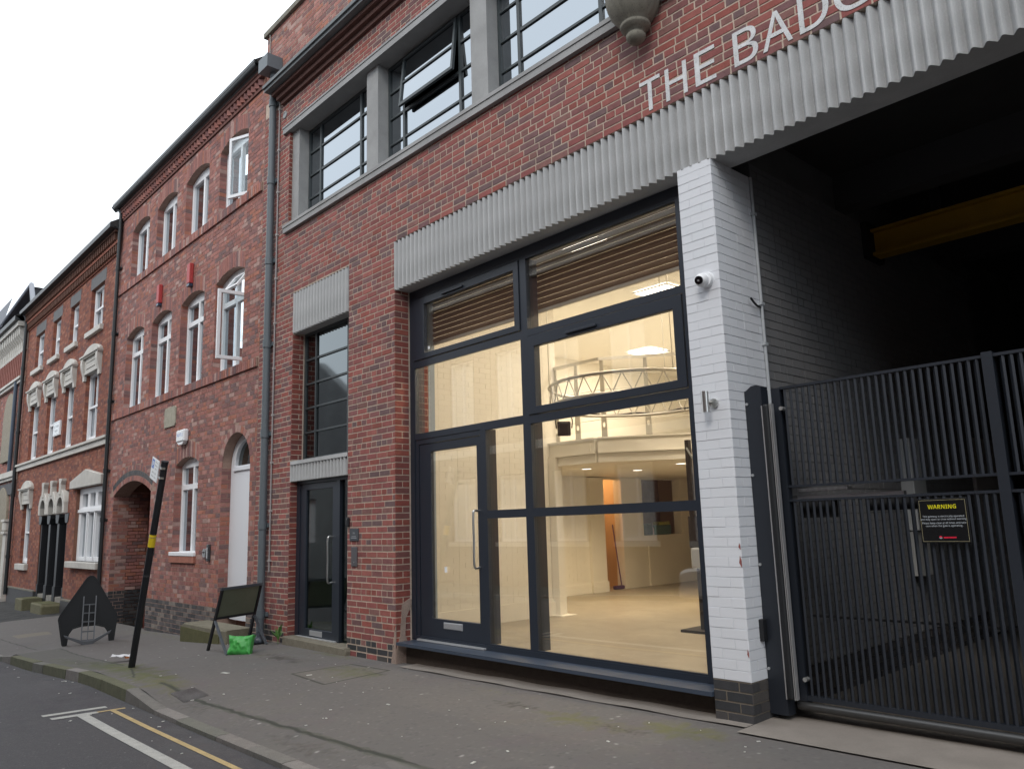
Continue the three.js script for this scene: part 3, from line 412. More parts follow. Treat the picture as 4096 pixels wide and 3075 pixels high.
// mezzanine with chamfered corner
const mez = thing('mezzanine', 'cream steel mezzanine with bolted edge beam and balustrade inside the shop', 'mezzanine');
{ const pl = [[-8.36, -3.22], [-7.43, -3.22], [-6.35, -4.05], [-5.2, -4.95], [-4.3, -5.4], [-3.66, -5.4]]; // plan of the edge
  const out = [...pl, [-3.66, -12.19], [-10.19, -12.19], [-10.19, -3.36], [-8.36, -3.36]], fl = (pts, y0, y1) => { const s = new THREE.Shape(pts.map(p => new THREE.Vector2(p[0], -p[1]))); return new THREE.ExtrudeGeometry(s, { depth: y1 - y0, bevelEnabled: false }).rotateX(-Math.PI / 2).translate(0, y0, 0); };
  obj('deck', fl(out, 2.39, 2.70), M.inSteel, mez);
  for (let i = 0; i < pl.length - 1; i++) { const a = V(pl[i][0], 0, pl[i][1]), b = V(pl[i + 1][0], 0, pl[i + 1][1]), d = b.clone().sub(a).normalize(), n = V(-d.z, 0, d.x).multiplyScalar(.045);
    const at = (p, y) => p.clone().add(n).setY(y); obj('edge_beam', [bar(at(a, 2.61), at(b, 2.61), .21, .06, n.clone().normalize()), bar(at(a, 2.715), at(b, 2.715), .02, .12, n.clone().normalize()), bar(at(a, 2.505), at(b, 2.505), .018, .12, n.clone().normalize())], M.inSteel, mez); obj('edge_fascia', bar(at(a, 2.43).addScaledVector(n, -.3), at(b, 2.43).addScaledVector(n, -.3), .125, .05, n.clone().normalize()), M.inSteel, mez); }
  for (const [x, z] of [[-7.52, -3.15], [-7.36, -3.22]]) for (const y of [2.55, 2.61, 2.67]) obj('bolt', new THREE.CylinderGeometry(.016, .016, .03, 8).rotateX(Math.PI / 2).translate(x, y, z), M.inSteel, mez);
  obj('column', [bx(-8.34, -8.20, FL, 2.5, -3.24, -3.10), bx(-8.36, -8.06, FL, FL + .012, -3.30, -3.0)], M.inSteel, mez); obj('column', bx(-6.42, -6.28, FL, 2.39, -4.35, -4.21), M.inSteel, mez);
  const rl = pl.slice(0, 5).map(p => V(p[0], 3.90, p[1] - .1)); for (let i = 0; i < rl.length - 1; i++) { obj('handrail', bar(rl[i], rl[i + 1], .045, .045, V(0, 1, 0)), M.alu, mez); for (const y of [3.0, 3.22, 3.44, 3.66]) obj('wire', rod(rl[i].clone().setY(y), rl[i + 1].clone().setY(y), .004, 5), M.alu, mez); }
  for (let i = 0; i < 4; i++) for (const t of [.03, .5]) { const p = rl[i].clone().lerp(rl[i + 1], t); obj('baluster', poly([[-.055, 0], [.055, 0], [.03, 1.18], [-.03, 1.18]], [Array.from({ length: 14 }, (_, k) => [.025 * Math.cos(-k / 14 * 6.283), .2 + .04 * Math.sin(-k / 14 * 6.283)]), Array.from({ length: 12 }, (_, k) => [.012 * Math.cos(-k / 12 * 6.283), .95 + .02 * Math.sin(-k / 12 * 6.283)])], .012, -.006).translate(p.x, 2.72, p.z), M.alu, mez); } }
// ring truss with cable, lamp
const truss = thing('ring_truss', 'round aluminium lighting truss hung in front of the mezzanine', 'truss');
{ const C = V(-6.05, 0, -2.35), R = 1.05, N = 28, P = (i, r, y) => V(C.x + r * Math.cos(i / N * 6.2832), y, C.z + r * Math.sin(i / N * 6.2832));
  for (const [r, y] of [[R, 3.20], [R, 2.96]]) obj('chord', tube(Array.from({ length: N }, (_, i) => P(i, r, y)), .02, 90, 8, true), M.alu, truss);
  for (let i = 0; i < N; i++) obj('lacing', [rod(P(i, R, 2.965), P(i + .5, R, 3.195), .007, 6), rod(P(i + .5, R, 3.195), P(i + 1, R, 2.965), .007, 6)], M.alu, truss);
  for (const i of [2, 11, 20]) obj('hanger', rod(P(i, R, 3.2), P(i, R, 5.0), .006, 6), M.alu, truss);
  const cb = tag(obj('power_cable', [tube(Array.from({ length: 12 }, (_, k) => P(14.5 + k * .9, R + .02, 2.985 + .012 * Math.sin(k * 2))), .012, 60, 6)], M.black), 'black cable tied along the ring truss', 'cable');
  const sl = thing('stage_lamp', 'small black stage lamp hanging from the ring truss', 'lamp', null, [-6.95, 2.74, -2.02]);
  obj('housing', [rbx(-.085, .085, -.10, .09, -.06, .06, .015), rbx(-.06, .06, -.08, .07, .06, .085, .01)], M.blackPlastic, sl); obj('yoke', tube([V(-.10, 0, 0), V(-.105, .12, 0), V(-.06, .175, 0), V(.06, .175, 0), V(.105, .12, 0), V(.10, 0, 0)], .009, 30, 6), M.black, sl); obj('clamp', bx(-.025, .025, .17, .26, -.02, .02), M.black, sl); sl.rotation.set(.15, .7, -.12); }
// lights: ceiling panels and downlights
const mPanel = mat([1, 1, 1], .5, { emissive: lin(1, .97, .90), emissiveIntensity: 4 });
const panelSpots = [[-6.9, -4.15, .61, .34], [-9.75, -7.6, .61, .61], [-4.6, -3.2, .61, .61], [-5.6, -7.5, .61, .61], [-9.0, -4.7, .34, .61], [-6.2, -1.7, .61, .34]];
panelSpots.forEach(([x, z, w, d], i) => { const p = thing('ceiling_panel_light', ['bright ceiling panel light seen through the upper right pane', 'bright ceiling panel light over the mezzanine rail', 'ceiling panel light near the right wall of the shop', 'ceiling panel light over the middle of the mezzanine', 'small ceiling panel light over the mezzanine corner', 'ceiling panel light just behind the shopfront'][i], 'panel light', 'ceiling panel lights in the shop', [x, 4.985, z]);
  obj('frame', poly(rect(-w / 2 - .02, w / 2 + .02, -d / 2 - .02, d / 2 + .02), [rect(-w / 2, w / 2, -d / 2, d / 2)], .02, 0).rotateX(Math.PI / 2), M.whitePaint, p); obj('diffuser', bx(-w / 2 + .002, w / 2 - .002, -.012, -.004, -d / 2 + .002, d / 2 - .002), mPanel, p);
  const L = new THREE.RectAreaLight(lin(1, .88, .70), 58, w, d); L.position.set(0, -.03, 0); L.rotation.x = -Math.PI / 2; p.add(L); });
[[-8.60, -4.25], [-8.5, -5.45], [-7.2, -4.9], [-6.2, -6.4]].forEach(([x, z], i) => { const p = thing('downlight', ['left round downlight under the mezzanine', 'right round downlight under the mezzanine', 'round downlight behind the mezzanine corner', 'round downlight deep under the mezzanine'][i], 'downlight', 'downlights under the mezzanine', [x, 2.388, z]);
  obj('rim', new THREE.TorusGeometry(.092, .009, 8, 28).rotateX(Math.PI / 2), M.whitePaint, p); obj('lens', new THREE.CylinderGeometry(.086, .086, .008, 28).translate(0, -.002, 0), mat([1, 1, 1], .5, { emissive: lin(1, .95, .85), emissiveIntensity: 4 }), p);
  const L = new THREE.SpotLight(lin(1, .82, .56), 9, 8, 1.25, .6); L.position.set(0, -.03, 0); L.target.position.set(0, -2, 0); L.castShadow = true; L.shadow.radius = 3; p.add(L, L.target); });
{ const p = thing('back_room_lamp', 'warm lamp lighting the back room behind the doorway', 'lamp', null, [-11.0, 2.6, -6.7]); obj('bulb', new THREE.SphereGeometry(.06, 16, 10), mat([1, 1, 1], .5, { emissive: lin(1, .6, .25), emissiveIntensity: 4 }), p); obj('cord', rod(V(0, .05, 0), V(0, .10, 0), .01), M.black, p); const L = new THREE.PointLight(lin(1, .62, .30), 1.6, 6); L.position.set(0, -.08, 0); L.castShadow = true; p.add(L); }
// roller shutter behind the top lights
const shut = thing('roller_shutter', 'brown slatted roller shutter half lowered behind the upper panes', 'shutter');
{ const mS = [mat([.22, .155, .105], .6), mat([.24, .17, .115], .6)], prof = []; for (let k = 0; k <= 6; k++) prof.push([.0 + .024 * Math.sin(k / 6 * Math.PI), k / 6 * .060]); 
  for (let i = 0; i < 11; i++) { const s = new THREE.Shape(prof.map(p => new THREE.Vector2(p[0], p[1])).concat([new THREE.Vector2(-.006, .060), new THREE.Vector2(-.006, 0)])); obj('slat', new THREE.ExtrudeGeometry(s, { depth: 4.44, bevelEnabled: false }).rotateY(-Math.PI / 2).scale(1, 1, 1).translate(-3.67, 3.86 + i * .066, -.60), mS[i % 2], shut); }
  obj('bottom_rail', bx(-8.11, -3.67, 3.825, 3.858, -.62, -.585), mat([.45, .44, .40], .5), shut); }
// things lying in the shop
{ const fk = thing('equipment_stand', 'black steel equipment stand near the right edge of the shop window', 'stand', null, [-5.62, FL, -2.9]);
  for (const [x, w] of [[-.08, .055], [.03, .03], [.10, .03]]) obj('upright', bx(x, x + w, 1.35, 2.30, -.03, .03), M.black, fk); obj('plate', poly(rect(-.11, .2, .98, 1.36), [rect(.08, .11, 1.24, 1.29), rect(.09, .13, 1.06, 1.16), rect(.02, .05, 1.02, 1.06)], .04, -.02), M.black, fk); obj('motor', [rbx(-.06, .22, .74, .985, -.10, .10, .03)], mat([.45, .49, .55], .4), fk); obj('foot', [bx(-.02, .16, 0, .74, -.04, .04), bx(-.2, .35, 0, .03, -.2, .2)], M.dark, fk); obj('hose', tube([V(-.05, 2.2, .04), V(.05, 2.05, .05), V(.2, 1.9, .05)], .012, 16, 6), mat([.25, .27, .28], .5), fk);
  const tb = thing('tool_case', 'green tool case on the hatch sill', 'tool case', null, [-10.27, 1.215, -8.35]); obj('case_body', rbx(-.09, .09, 0, .2, -.28, .28, .03), mat([.02, .12, .11], .5), tb); obj('case_lid', rbx(-.09, .09, .2, .27, -.24, .14, .02), mat([.30, .33, .06], .5), tb);
  const t2 = thing('drill_case', 'dark teal drill case left of the green tool case', 'tool case', null, [-10.27, 1.215, -7.86]); obj('case_body', rbx(-.09, .09, 0, .24, -.13, .10, .03), mat([.015, .05, .055], .5), t2); obj('bottle', [new THREE.CylinderGeometry(.025, .028, .14, 12).translate(.05, .07, -.16), new THREE.CylinderGeometry(.012, .012, .05, 10).translate(.05, .16, -.16)], mat([.5, .45, .5], .4), t2);
  const br = thing('broom', 'purple handled broom leaning in the doorway', 'broom', null, [-10.28, FL, -7.0]); obj('handle', rod(V(0, .05, 0), V(-.12, 1.25, .05), .012), mat([.16, .10, .22], .5), br); obj('head', rbx(-.05, .05, 0, .07, -.22, .22, .02), mat([.09, .05, .13], .8), br);
  const pk = thing('door_plate', 'small dark wall plate on the cream pier', 'switch plate', null, [-8.335, 1.78, -2.86]); obj('plate', rbx(-.01, .02, -.06, .06, -.1, .1, .005), mat([.12, .11, .09], .5), pk); obj('display', bx(.02, .023, -.025, .025, -.05, .05), mat([.22, .22, .18], .4), pk); }
// ---------------------------------------------------------------- gateway passage and sliding gate
struct('passage_floor', sheet(-3.262, 1.55, -15.7, -.88, 8, 20, (x, z) => gy(x) + .02), mat([.12, .11, .10], .9, { map: sC, bumpMap: gB, bumpScale: .004 }));
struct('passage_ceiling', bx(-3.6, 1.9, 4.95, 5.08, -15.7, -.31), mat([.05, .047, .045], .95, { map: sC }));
struct('passage_wall_shaded', [bx(-3.6, -3.263, .3, 4.95, -9.6, -6.2), bx(-3.6, -3.30, -.1, .345, -15.7, -6.2), bx(-3.6, -3.263, .3, 4.95, -15.7, -9.6), bx(-3.6, 1.9, -.1, 4.95, -15.7, -15.5)], mat([.16, .16, .16], .8, { map: sC }));  // wall colour lowered to paint in the unlit depth of the passage
struct('passage_wall_shaded', bx(1.55, 1.9, -.1, 4.95, -15.5, -.35), mat([.16, .16, .16], .8, { map: sC }));
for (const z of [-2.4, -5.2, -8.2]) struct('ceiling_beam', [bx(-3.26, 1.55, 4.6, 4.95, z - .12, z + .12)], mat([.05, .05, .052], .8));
{ const c = thing('crane_beam', 'yellow painted crane beam under the dark gateway ceiling', 'beam'); const m = mat([.62, .36, .02], .55, { map: sC });
  obj('web', bx(-3.2, 1.5, 4.27, 4.50, -3.06, -3.03), m, c); obj('flange', bx(-3.2, 1.5, 4.235, 4.27, -3.14, -2.95), m, c); obj('flange', bx(-3.2, 1.5, 4.50, 4.53, -3.14, -2.95), m, c); obj('end_carriage', bx(-3.262, -3.2, 4.2, 4.6, -3.25, -2.85), M.dark, c); obj('hanger', [bx(-2.6, -2.5, 4.53, 4.95, -3.08, -3.0), bx(.6, .7, 4.53, 4.95, -3.08, -3.0)], M.dark, c); }
{ const d = thing('service_cabinet', 'pale grey cabinet on the passage wall behind the gate bars', 'cabinet'); obj('case', rbx(-3.262, -3.13, 1.35, 2.29, -3.46, -3.13, .01), mat([.45, .46, .46], .6), d); obj('lower_case', bx(-3.262, -3.16, .9, 1.34, -3.44, -3.15), mat([.36, .36, .35], .6), d);
  const e = thing('passage_door', 'pale grey door far inside the gateway', 'door'); obj('leaf', rbx(-3.262, -3.22, .1, 2.42, -6.3, -5.33, .008), mat([.44, .43, .42], .6), e); obj('door_handle', rod(V(-3.2, 1.1, -5.5), V(-3.2, 1.1, -5.62), .012), M.steel, e); }
{ const p = thing('wall_conduit', 'grey cable conduit running down the white passage wall', 'conduit'); obj('tube', new THREE.CylinderGeometry(.014, .014, 4.1, 10).translate(-3.243, 2.40, -.595), mat([.42, .44, .46], .45), p); for (const y of [2.1, 2.95, 3.30, 4.1]) obj('saddle', bx(-3.262, -3.225, y, y + .025, -.62, -.57), mat([.42, .44, .46], .45), p); obj('stray_wire', tube([V(-3.245, 3.28, -.58), V(-3.235, 3.275, -.52), V(-3.225, 3.29, -.45), V(-3.22, 3.32, -.39)], .009, 14, 6), M.black, p); }
const gate = thing('sliding_gate', 'dark grey steel gate of closely set vertical blades', 'gate');
{ const z = -.35, x0 = -3.08, x1 = 1.45; // two leaves sharing a middle stile
  obj('stile', bx(-3.08, -3.008, .20, 2.53, z - .03, z + .03), M.gate, gate); obj('stile', bx(-1.58, -1.515, .20, 2.55, z - .035, z + .035), M.gate, gate); obj('stile', bx(1.38, 1.45, .20, 2.53, z - .03, z + .03), M.gate, gate);
  for (const [a, b] of [[-3.008, -1.58], [-1.515, 1.38]]) { for (const [y, h] of [[2.515, .02], [1.752, .018], [1.645, .018]]) obj('rail', bx(a, b, y, y + h, z - .025, z + .025), M.gate, gate); obj('rail', bx(a, b, .205, .24, z - .025, z + .025), M.gate, gate); }
  const up = prep(new THREE.BoxGeometry(.017, .745, .045).rotateY(.60)), lo = prep(new THREE.BoxGeometry(.017, 1.405, .045).rotateY(.60));
  for (let x = -2.982; x < 1.37; x += .0503) { if (x > -1.60 && x < -1.49) continue; for (const [g, y] of [[up, 2.142], [lo, .942]]) { const m = new THREE.Mesh(g, M.gate); m.name = 'blade'; m.castShadow = m.receiveShadow = true; m.position.set(x, y, z); gate.add(m); } }
  obj('bottom_tube', new THREE.CylinderGeometry(.03, .03, 4.6, 14).rotateZ(Math.PI / 2).translate(-.78, .165, z + .02), mat([.07, .07, .07], .35, { metalness: .5 }), gate);
  obj('hasp', [new THREE.CylinderGeometry(.016, .016, .05, 10).rotateX(Math.PI / 2).translate(-2.985, 2.36, z + .05), new THREE.CylinderGeometry(.016, .016, .05, 10).rotateX(Math.PI / 2).translate(-2.99, .36, z + .05)], mat([.6, .6, .58], .35, { metalness: .8 }), gate);
  obj('operator_arm', [bx(-2.99, -2.2, 1.655, 1.69, z - .12, z - .07), bx(-2.98, -2.6, 1.72, 1.745, z - .16, z - .08)], mat([.40, .40, .42], .4, { metalness: .6 }), gate); obj('operator_box', [bx(-2.98, -2.72, 1.52, 1.65, z - .16, z - .08), bx(-2.46, -2.1, 1.56, 1.65, z - .16, z - .08)], M.dark, gate); obj('cross_wire', bx(-3.0, -1.58, .785, .80, z - .14, z - .12), M.dark, gate); }
const gp = thing('gate_post', 'tall dark steel gate post bolted to the white pillar', 'post');
obj('post_plate', bx(-3.258, -3.112, .10, 2.525, -.33, -.225), M.gate, gp); obj('post_cap', poly([[-3.255, 2.525], [-3.115, 2.525], [-3.115, 2.55], [-3.15, 2.565], [-3.20, 2.56], [-3.235, 2.535]], [], .10, -.33), M.gate, gp); obj('buffer', rbx(-3.100, -3.050, .22, 2.40, -.27, -.19, .018), M.blackPlastic, gp);
obj('safety_edge', [bx(-3.1115, -3.103, .22, 2.39, -.224, -.205), bx(-3.047, -3.041, .22, 2.40, -.25, -.21), bx(-3.033, -3.028, .22, 2.40, -.25, -.21)], mat([.62, .62, .63], .35, { metalness: .7 }), gp);
for (const y of [2.42, 1.86, 1.18, .42]) obj('bolt_head', new THREE.CylinderGeometry(.011, .011, .012, 8).rotateX(Math.PI / 2).translate(-3.24, y, -.220), mat([.65, .66, .66], .35, { metalness: .8 }), gp);
obj('sensor', rbx(-3.262, -3.225, .62, .78, -.222, -.16, .008), M.blackPlastic, gp);
// warning sign on the gate
{ const [cv, c] = canvas(512, 490); c.fillStyle = '#0b0c0e'; c.fillRect(0, 0, 512, 490); c.strokeStyle = '#9c9474'; c.lineWidth = 4; c.strokeRect(16, 16, 480, 458); c.textAlign = 'center'; c.fillStyle = '#d8cf1f'; c.font = 'bold 62px sans-serif'; c.fillText('WARNING', 256, 112); c.fillStyle = '#c6ccd2'; c.font = '27px sans-serif';
  ['This gateway is electrically operated', 'and may open or close without warning.', 'Please keep clear at all times and take', 'care when the gate is operating.'].forEach((t, i) => c.fillText(t, 256, [206, 238, 280, 312][i])); c.fillStyle = '#d01f3c'; c.fillRect(236, 424, 132, 16); c.beginPath(); c.arc(206, 430, 17, Math.PI, 0); c.fill(); c.fillStyle = '#9a9aa0'; c.beginPath(); c.arc(206, 430, 17, 0, Math.PI); c.fill();
  const s = thing('warning_sign', 'square black WARNING notice with yellow heading on the gate', 'sign', null, [-1.92, 1.480, -.298]); obj('board', rbx(-.152, .152, -.145, .145, -.006, .006, .003), mat([.012, .012, .014], .4), s);
  const f = new THREE.PlaneGeometry(.3, .286).translate(0, 0, .0075); f.userData.keepUV = true; obj('print', f, mat([1, 1, 1], .35, { map: canvasTex(cv) }), s); }
// camera and lamp on the pillar
{ const k = thing('security_camera', 'white turret security camera high on the white pillar', 'camera', null, [-3.385, 3.43, .0]); obj('base', new THREE.CylinderGeometry(.062, .066, .035, 28).rotateX(Math.PI / 2).translate(.012, .01, .018), M.whitePaint, k); obj('ball', new THREE.SphereGeometry(.056, 28, 20).translate(0, 0, .06), M.whitePaint, k); const d = V(.1, -.22, 1).normalize(), ct = V(0, 0, .06); obj('lens', [rod(ct.clone().addScaledVector(d, .03), ct.clone().addScaledVector(d, .058), .034, 24)], mat([.006, .006, .008], .12), k); obj('lens_eye', rod(ct.clone().addScaledVector(d, .0575), ct.clone().addScaledVector(d, .0595).add(V(0, -.012, 0)), .010, 14), mat([.10, .09, .09], .2), k);
  const l = thing('wall_lamp', 'brushed steel cylinder wall lamp on the white pillar', 'lamp', null, [-3.42, 2.44, 0]); obj('cylinder', new THREE.CylinderGeometry(.03, .03, .165, 24).translate(0, 0, .085), M.steel, l); obj('arm', rod(V(0, 0, .02), V(0, 0, .07), .012), M.steel, l); obj('wall_plate', new THREE.CylinderGeometry(.038, .038, .018, 24).rotateX(Math.PI / 2).translate(.03, -.01, .010), M.steel, l); }
// plates beside the side door
{ const [cv, c] = canvas(256, 190); c.fillStyle = '#43464c'; c.fillRect(0, 0, 256, 190); c.fillStyle = '#a9adb3'; c.textAlign = 'center'; c.font = '44px sans-serif'; c.fillText('34a', 128, 82); c.fillRect(60, 118, 136, 7); c.fillRect(40, 142, 176, 7);
  const p = thing('address_plate', 'grey square address plate beside the side door', 'plate', null, [-8.755, 1.465, .0]); obj('plate', rbx(-.105, .105, -.078, .078, .004, .014, .003), mat([.085, .09, .10], .4), p); const f = new THREE.PlaneGeometry(.2, .148).translate(0, 0, .0155); f.userData.keepUV = true; obj('print', f, mat([1, 1, 1], .4, { map: canvasTex(cv) }), p);
  const q = thing('intercom_panel', 'narrow grey intercom panel below the address plate', 'intercom', null, [-8.748, 1.195, 0]); obj('panel', rbx(-.068, .068, -.12, .12, .004, .016, .004), mat([.13, .125, .135], .4, { metalness: .4 }), q); obj('button', new THREE.CylinderGeometry(.008, .008, .006, 12).rotateX(Math.PI / 2).translate(0, -.07, .018), M.steel, q);
  const b = thing('door_reader', 'small black card reader at the right edge of the side door', 'reader', null, [-8.895, 1.625, 0]); obj('reader', rbx(-.028, .028, -.06, .06, .003, .035, .012), M.blackPlastic, b); obj('led', new THREE.SphereGeometry(.004, 8, 6).translate(0, .035, .036), M.steel, b); }
// ---------------------------------------------------------------- three storey brick house next door
const house = thing('brick_house', 'three storey brick house with arched white windows and round-headed door', 'building');
{ const hp = (n, g, m) => obj(n, g, m, house), X0 = -19.42, X1 = -11.672;
  const WX = [[-18.60, -17.43], [-16.93, -15.76], [-15.25, -14.07], [-13.55, -12.33]], rise = .13, op = [];
  for (const [a, b] of WX) { op.push([a, b, 7.28, 8.50, rise, 2]); op.push([a, b, 4.29, 5.95, rise, 1]); }
  op.push([-15.17, -14.03, 1.145, 2.80, rise, 0]);
  const door = [-13.0, -11.90, -.05, 2.61, .545], pas = [-18.92, -16.48, -.6, 2.40, .27];
  const edge = [[X0, -.6], [pas[0], -.6], ...archPts(pas[0], pas[1], pas[2], pas[3], pas[4], 18).slice(2).reverse().map(p => p), [pas[1], -.6], [door[0], -.6], ...archPts(door[0], door[1], -.6, door[3], door[4], 18).slice(2).reverse(), [door[1], -.6], [X1, -.6], [X1, 9.30], [X0, 9.30]];
  hp('wall', poly(edge, op.map(o => archPts(o[0], o[1], o[2], o[3], o[4])), .33, -.3325), M.mortar2);
  const arcY = (o, x) => { const w = (o[1] - o[0]) / 2, R = (w * w + o[4] * o[4]) / (2 * o[4]), cx = (o[0] + o[1]) / 2; return o[3] + o[4] - R + Math.sqrt(Math.max(0, R * R - (x - cx) * (x - cx))); };
  const b = new Bricks(41), v = new Bricks(42), VH = .29;
  const holes = [[X0, X1, 7.115, 7.28], [X0, X1, 4.135, 4.29], ...op.map(o => [o[0], o[1], o[2], o[3]]), [door[0], door[1], -1, door[3]], [pas[0], pas[1], -1, pas[3]]];
  const spans = op.map(o => y => { if (y < o[3] || y > o[3] + o[4] + VH) return null; const t = y - o[3]; return t > VH ? [o[0] + (t - VH) * 2.4 - .05, o[1] - (t - VH) * 2.4 + .05] : [o[0] - .01, o[1] + .01]; });
  spans.push(y => { const r = .545 + .125, d = y - door[3]; return d < 0 || d > r ? null : [-12.45 - Math.sqrt(r * r - d * d), -12.45 + Math.sqrt(r * r - d * d)]; });
  spans.push(y => { if (y < pas[3] || y > pas[3] + pas[4] + .36) return null; const w = (pas[1] - pas[0]) / 2 + .30, e = pas[4] + .36, R = (w * w + e * e) / (2 * e), cy = pas[3] + e - R, dd = R * R - (y - cy) * (y - cy); return dd < 0 ? null : [-17.7 - Math.sqrt(dd), -17.7 + Math.sqrt(dd)]; });
  b.field({ u0: X0 + .005, u1: X1 - .005, v0: -.66, v1: 8.99, pal: q => q[3] < .40 ? 'plinth' : 'house', bond: 'flemish', pitch: .0765, joint: .008, holes, spans });
  for (const o of op) for (let x = o[0] - .03; x < o[1] + .0; x += .0755) { const a = Math.max(o[0] - .03, x), c = x + .067; v.quad([[a, arcY(o, Math.min(o[1], Math.max(o[0], a))) + .002], [c, arcY(o, Math.min(o[1], c)) + .002], [c, arcY(o, Math.min(o[1], c)) + VH], [a, arcY(o, Math.max(o[0], a)) + VH]], 'house'); }
  for (let k = 0; k < 17; k++) { const t0 = Math.PI * (k + .05) / 17, t1 = Math.PI * (k + .93) / 17, P = (r, t) => [-12.45 + r * Math.cos(t), door[3] + r * Math.sin(t)]; v.quad([P(.548, t1), P(.548, t0), P(.665, t0), P(.665, t1)], 'house'); }
  const ring = (r0, r1, n, pal) => { const w = (pas[1] - pas[0]) / 2, R = (w * w + pas[4] * pas[4]) / (2 * pas[4]), cy = pas[3] + pas[4] - R, A = Math.asin(w / R) * 1.0; for (let k = 0; k < n; k++) { const t0 = -A + 2 * A * (k + .06) / n, t1 = -A + 2 * A * (k + .94) / n, P = (r, t) => [-17.7 + (R + r) * Math.sin(t), cy + (R + r) * Math.cos(t)]; v.quad([P(r0, t0), P(r0, t1), P(r1, t1), P(r1, t0)], pal); } };
  ring(.003, .11, 32, 'house'); ring(.118, .225, 22, 'blue'); ring(.233, .34, 33, 'house');
  const sold = (y0, y1) => { for (let x = X0 + .005; x < X1 - .07; x += .0755) b.quad([[x, y0], [x + .067, y0], [x + .067, y1], [x, y1]], 'house', FRONT, -1, .035); }; sold(7.118, 7.276); sold(4.138, 4.286);
  hp('sill_band', [bx(X0, X1 - .03, 7.122, 7.272, -.02, .028), bx(X0, X1 - .03, 4.142, 4.282, -.02, .028)], M.mortar2);
  for (const [x, y0, y1] of WX.flatMap(w => [[w[0], 4.29, 6.0], [w[0], 7.28, 8.53]]).concat([[-15.17, 1.15, 2.83]])) b.field({ u0: 0, u1: .13, v0: y0, v1: y1, pal: 'house', basis: sideBasis(x, 'r' + x.toFixed(1)), bond: 'none', L: .13, H: .13, pitch: .0765, joint: .006 });
  b.field({ u0: 0, u1: .24, v0: .2, v1: 2.6, pal: 'house', basis: sideBasis(-13.0, 'rd'), bond: 'flemish', pitch: .0765, joint: .008 });
  const pg = new Bricks(43); pg.field({ u0: 0, u1: .75, v0: -.62, v1: 2.5, pal: q => q[3] < .4 ? 'blue' : 'house', basis: sideBasis(-18.92, 'p'), bond: 'garden' }); pg.field({ u0: .76, u1: 6, v0: -.62, v1: 2.6, pal: 'jamb', basis: sideBasis(-18.90, 'q'), bond: 'garden', joint: .007 });
  b.finish(house, 'brick', 300); v.finish(house, 'arch_brick', 300, 'arch_brickwork'); pg.finish(house, 'passage_brick', 120, 'passage_brickwork');
  hp('passage', [bx(-19.3, -18.934, -.6, 2.75, -6.3, -.345), bx(-16.46, -16.1, -.6, 2.75, -6.3, -.345), bx(-19.3, -16.1, 2.70, 2.9, -6.3, -.345), bx(-19.3, -16.1, -.6, 2.75, -6.5, -6.3)], M.mortar3);
  // eaves: corbel course, dog-tooth, course, gutter, roof
  const eB = (a, c, z) => bx(X0, X1 + .01, a, c, -.3, z); hp('eaves_course', [eB(8.99, 9.05, .03), eB(9.17, 9.235, .09), eB(9.235, 9.29, .11)], mat([.24, .11, .092], .95, { map: gC })); hp('eaves_backing', eB(9.05, 9.17, .02), M.mortar3);
  for (let x = X0 + .07; x < X1; x += .145) hp('dogtooth', new THREE.BoxGeometry(.10, .112, .10).rotateY(Math.PI / 4).translate(x, 9.11, .015), MB.house.each[Math.floor(hash2(x * 50, 2, 2) * 5)]);
  hp('gutter', [tube([V(X0 - .1, 9.35, .16), V(X1 + .02, 9.35, .16)], .07, 2, 12), bx(X0 - .1, X1 + .02, 9.35, 9.41, .085, .235)], M.pipeBlack); hp('roof', poly([[.22, 9.40], [-5, 13.4], [-5, 13.3], [.12, 9.29]], [], X1 - X0 + .3, 0).rotateY(-Math.PI / 2).translate(X1 + .05, 0, 0).scale(1, 1, 1), M.roofDark);
  // windows
  const mCurt = mat([.55, .57, .60], .9);
  const win = (o, kind) => { const [a, c, y0, ys] = o, z = -.20, w = c - a, m = a + w * .52, t = ys - .42, L = kind === 2 ? [rect(a + .07, m - .035, y0 + .08, ys - .06), rect(m + .035, c - .07, y0 + .08, ys - .06)] : [rect(a + .07, m - .035, t + .06, ys - .05), rect(m + .035, c - .07, t + .06, ys - .05), rect(a + .07, m - .035, y0 + .08, t - .04), rect(m + .035, c - .07, y0 + .08, t - .04)];
    const f = hp('window', poly(archPts(a + .002, c - .002, y0 + .002, ys, o[4] - .003), L, .07, z, .006), M.whitePaint); L.forEach((q, i) => { if (o.open && o.open.includes(i)) return; const g = obj('pane', bx(q[0][0] - .01, q[1][0] + .01, q[0][1] - .01, q[2][1] + .01, z + .012, z + .02), glassHouse, f); g.rotation.y = 0; });
    if (kind) obj('sill_board', bx(a, c, y0, y0 + .03, z + .06, z + .16), M.whitePaint, f); else { obj('sill_board', rbx(a - .03, c + .03, y0, y0 + .07, -.14, .05, .012), M.whitePaint, f); } 
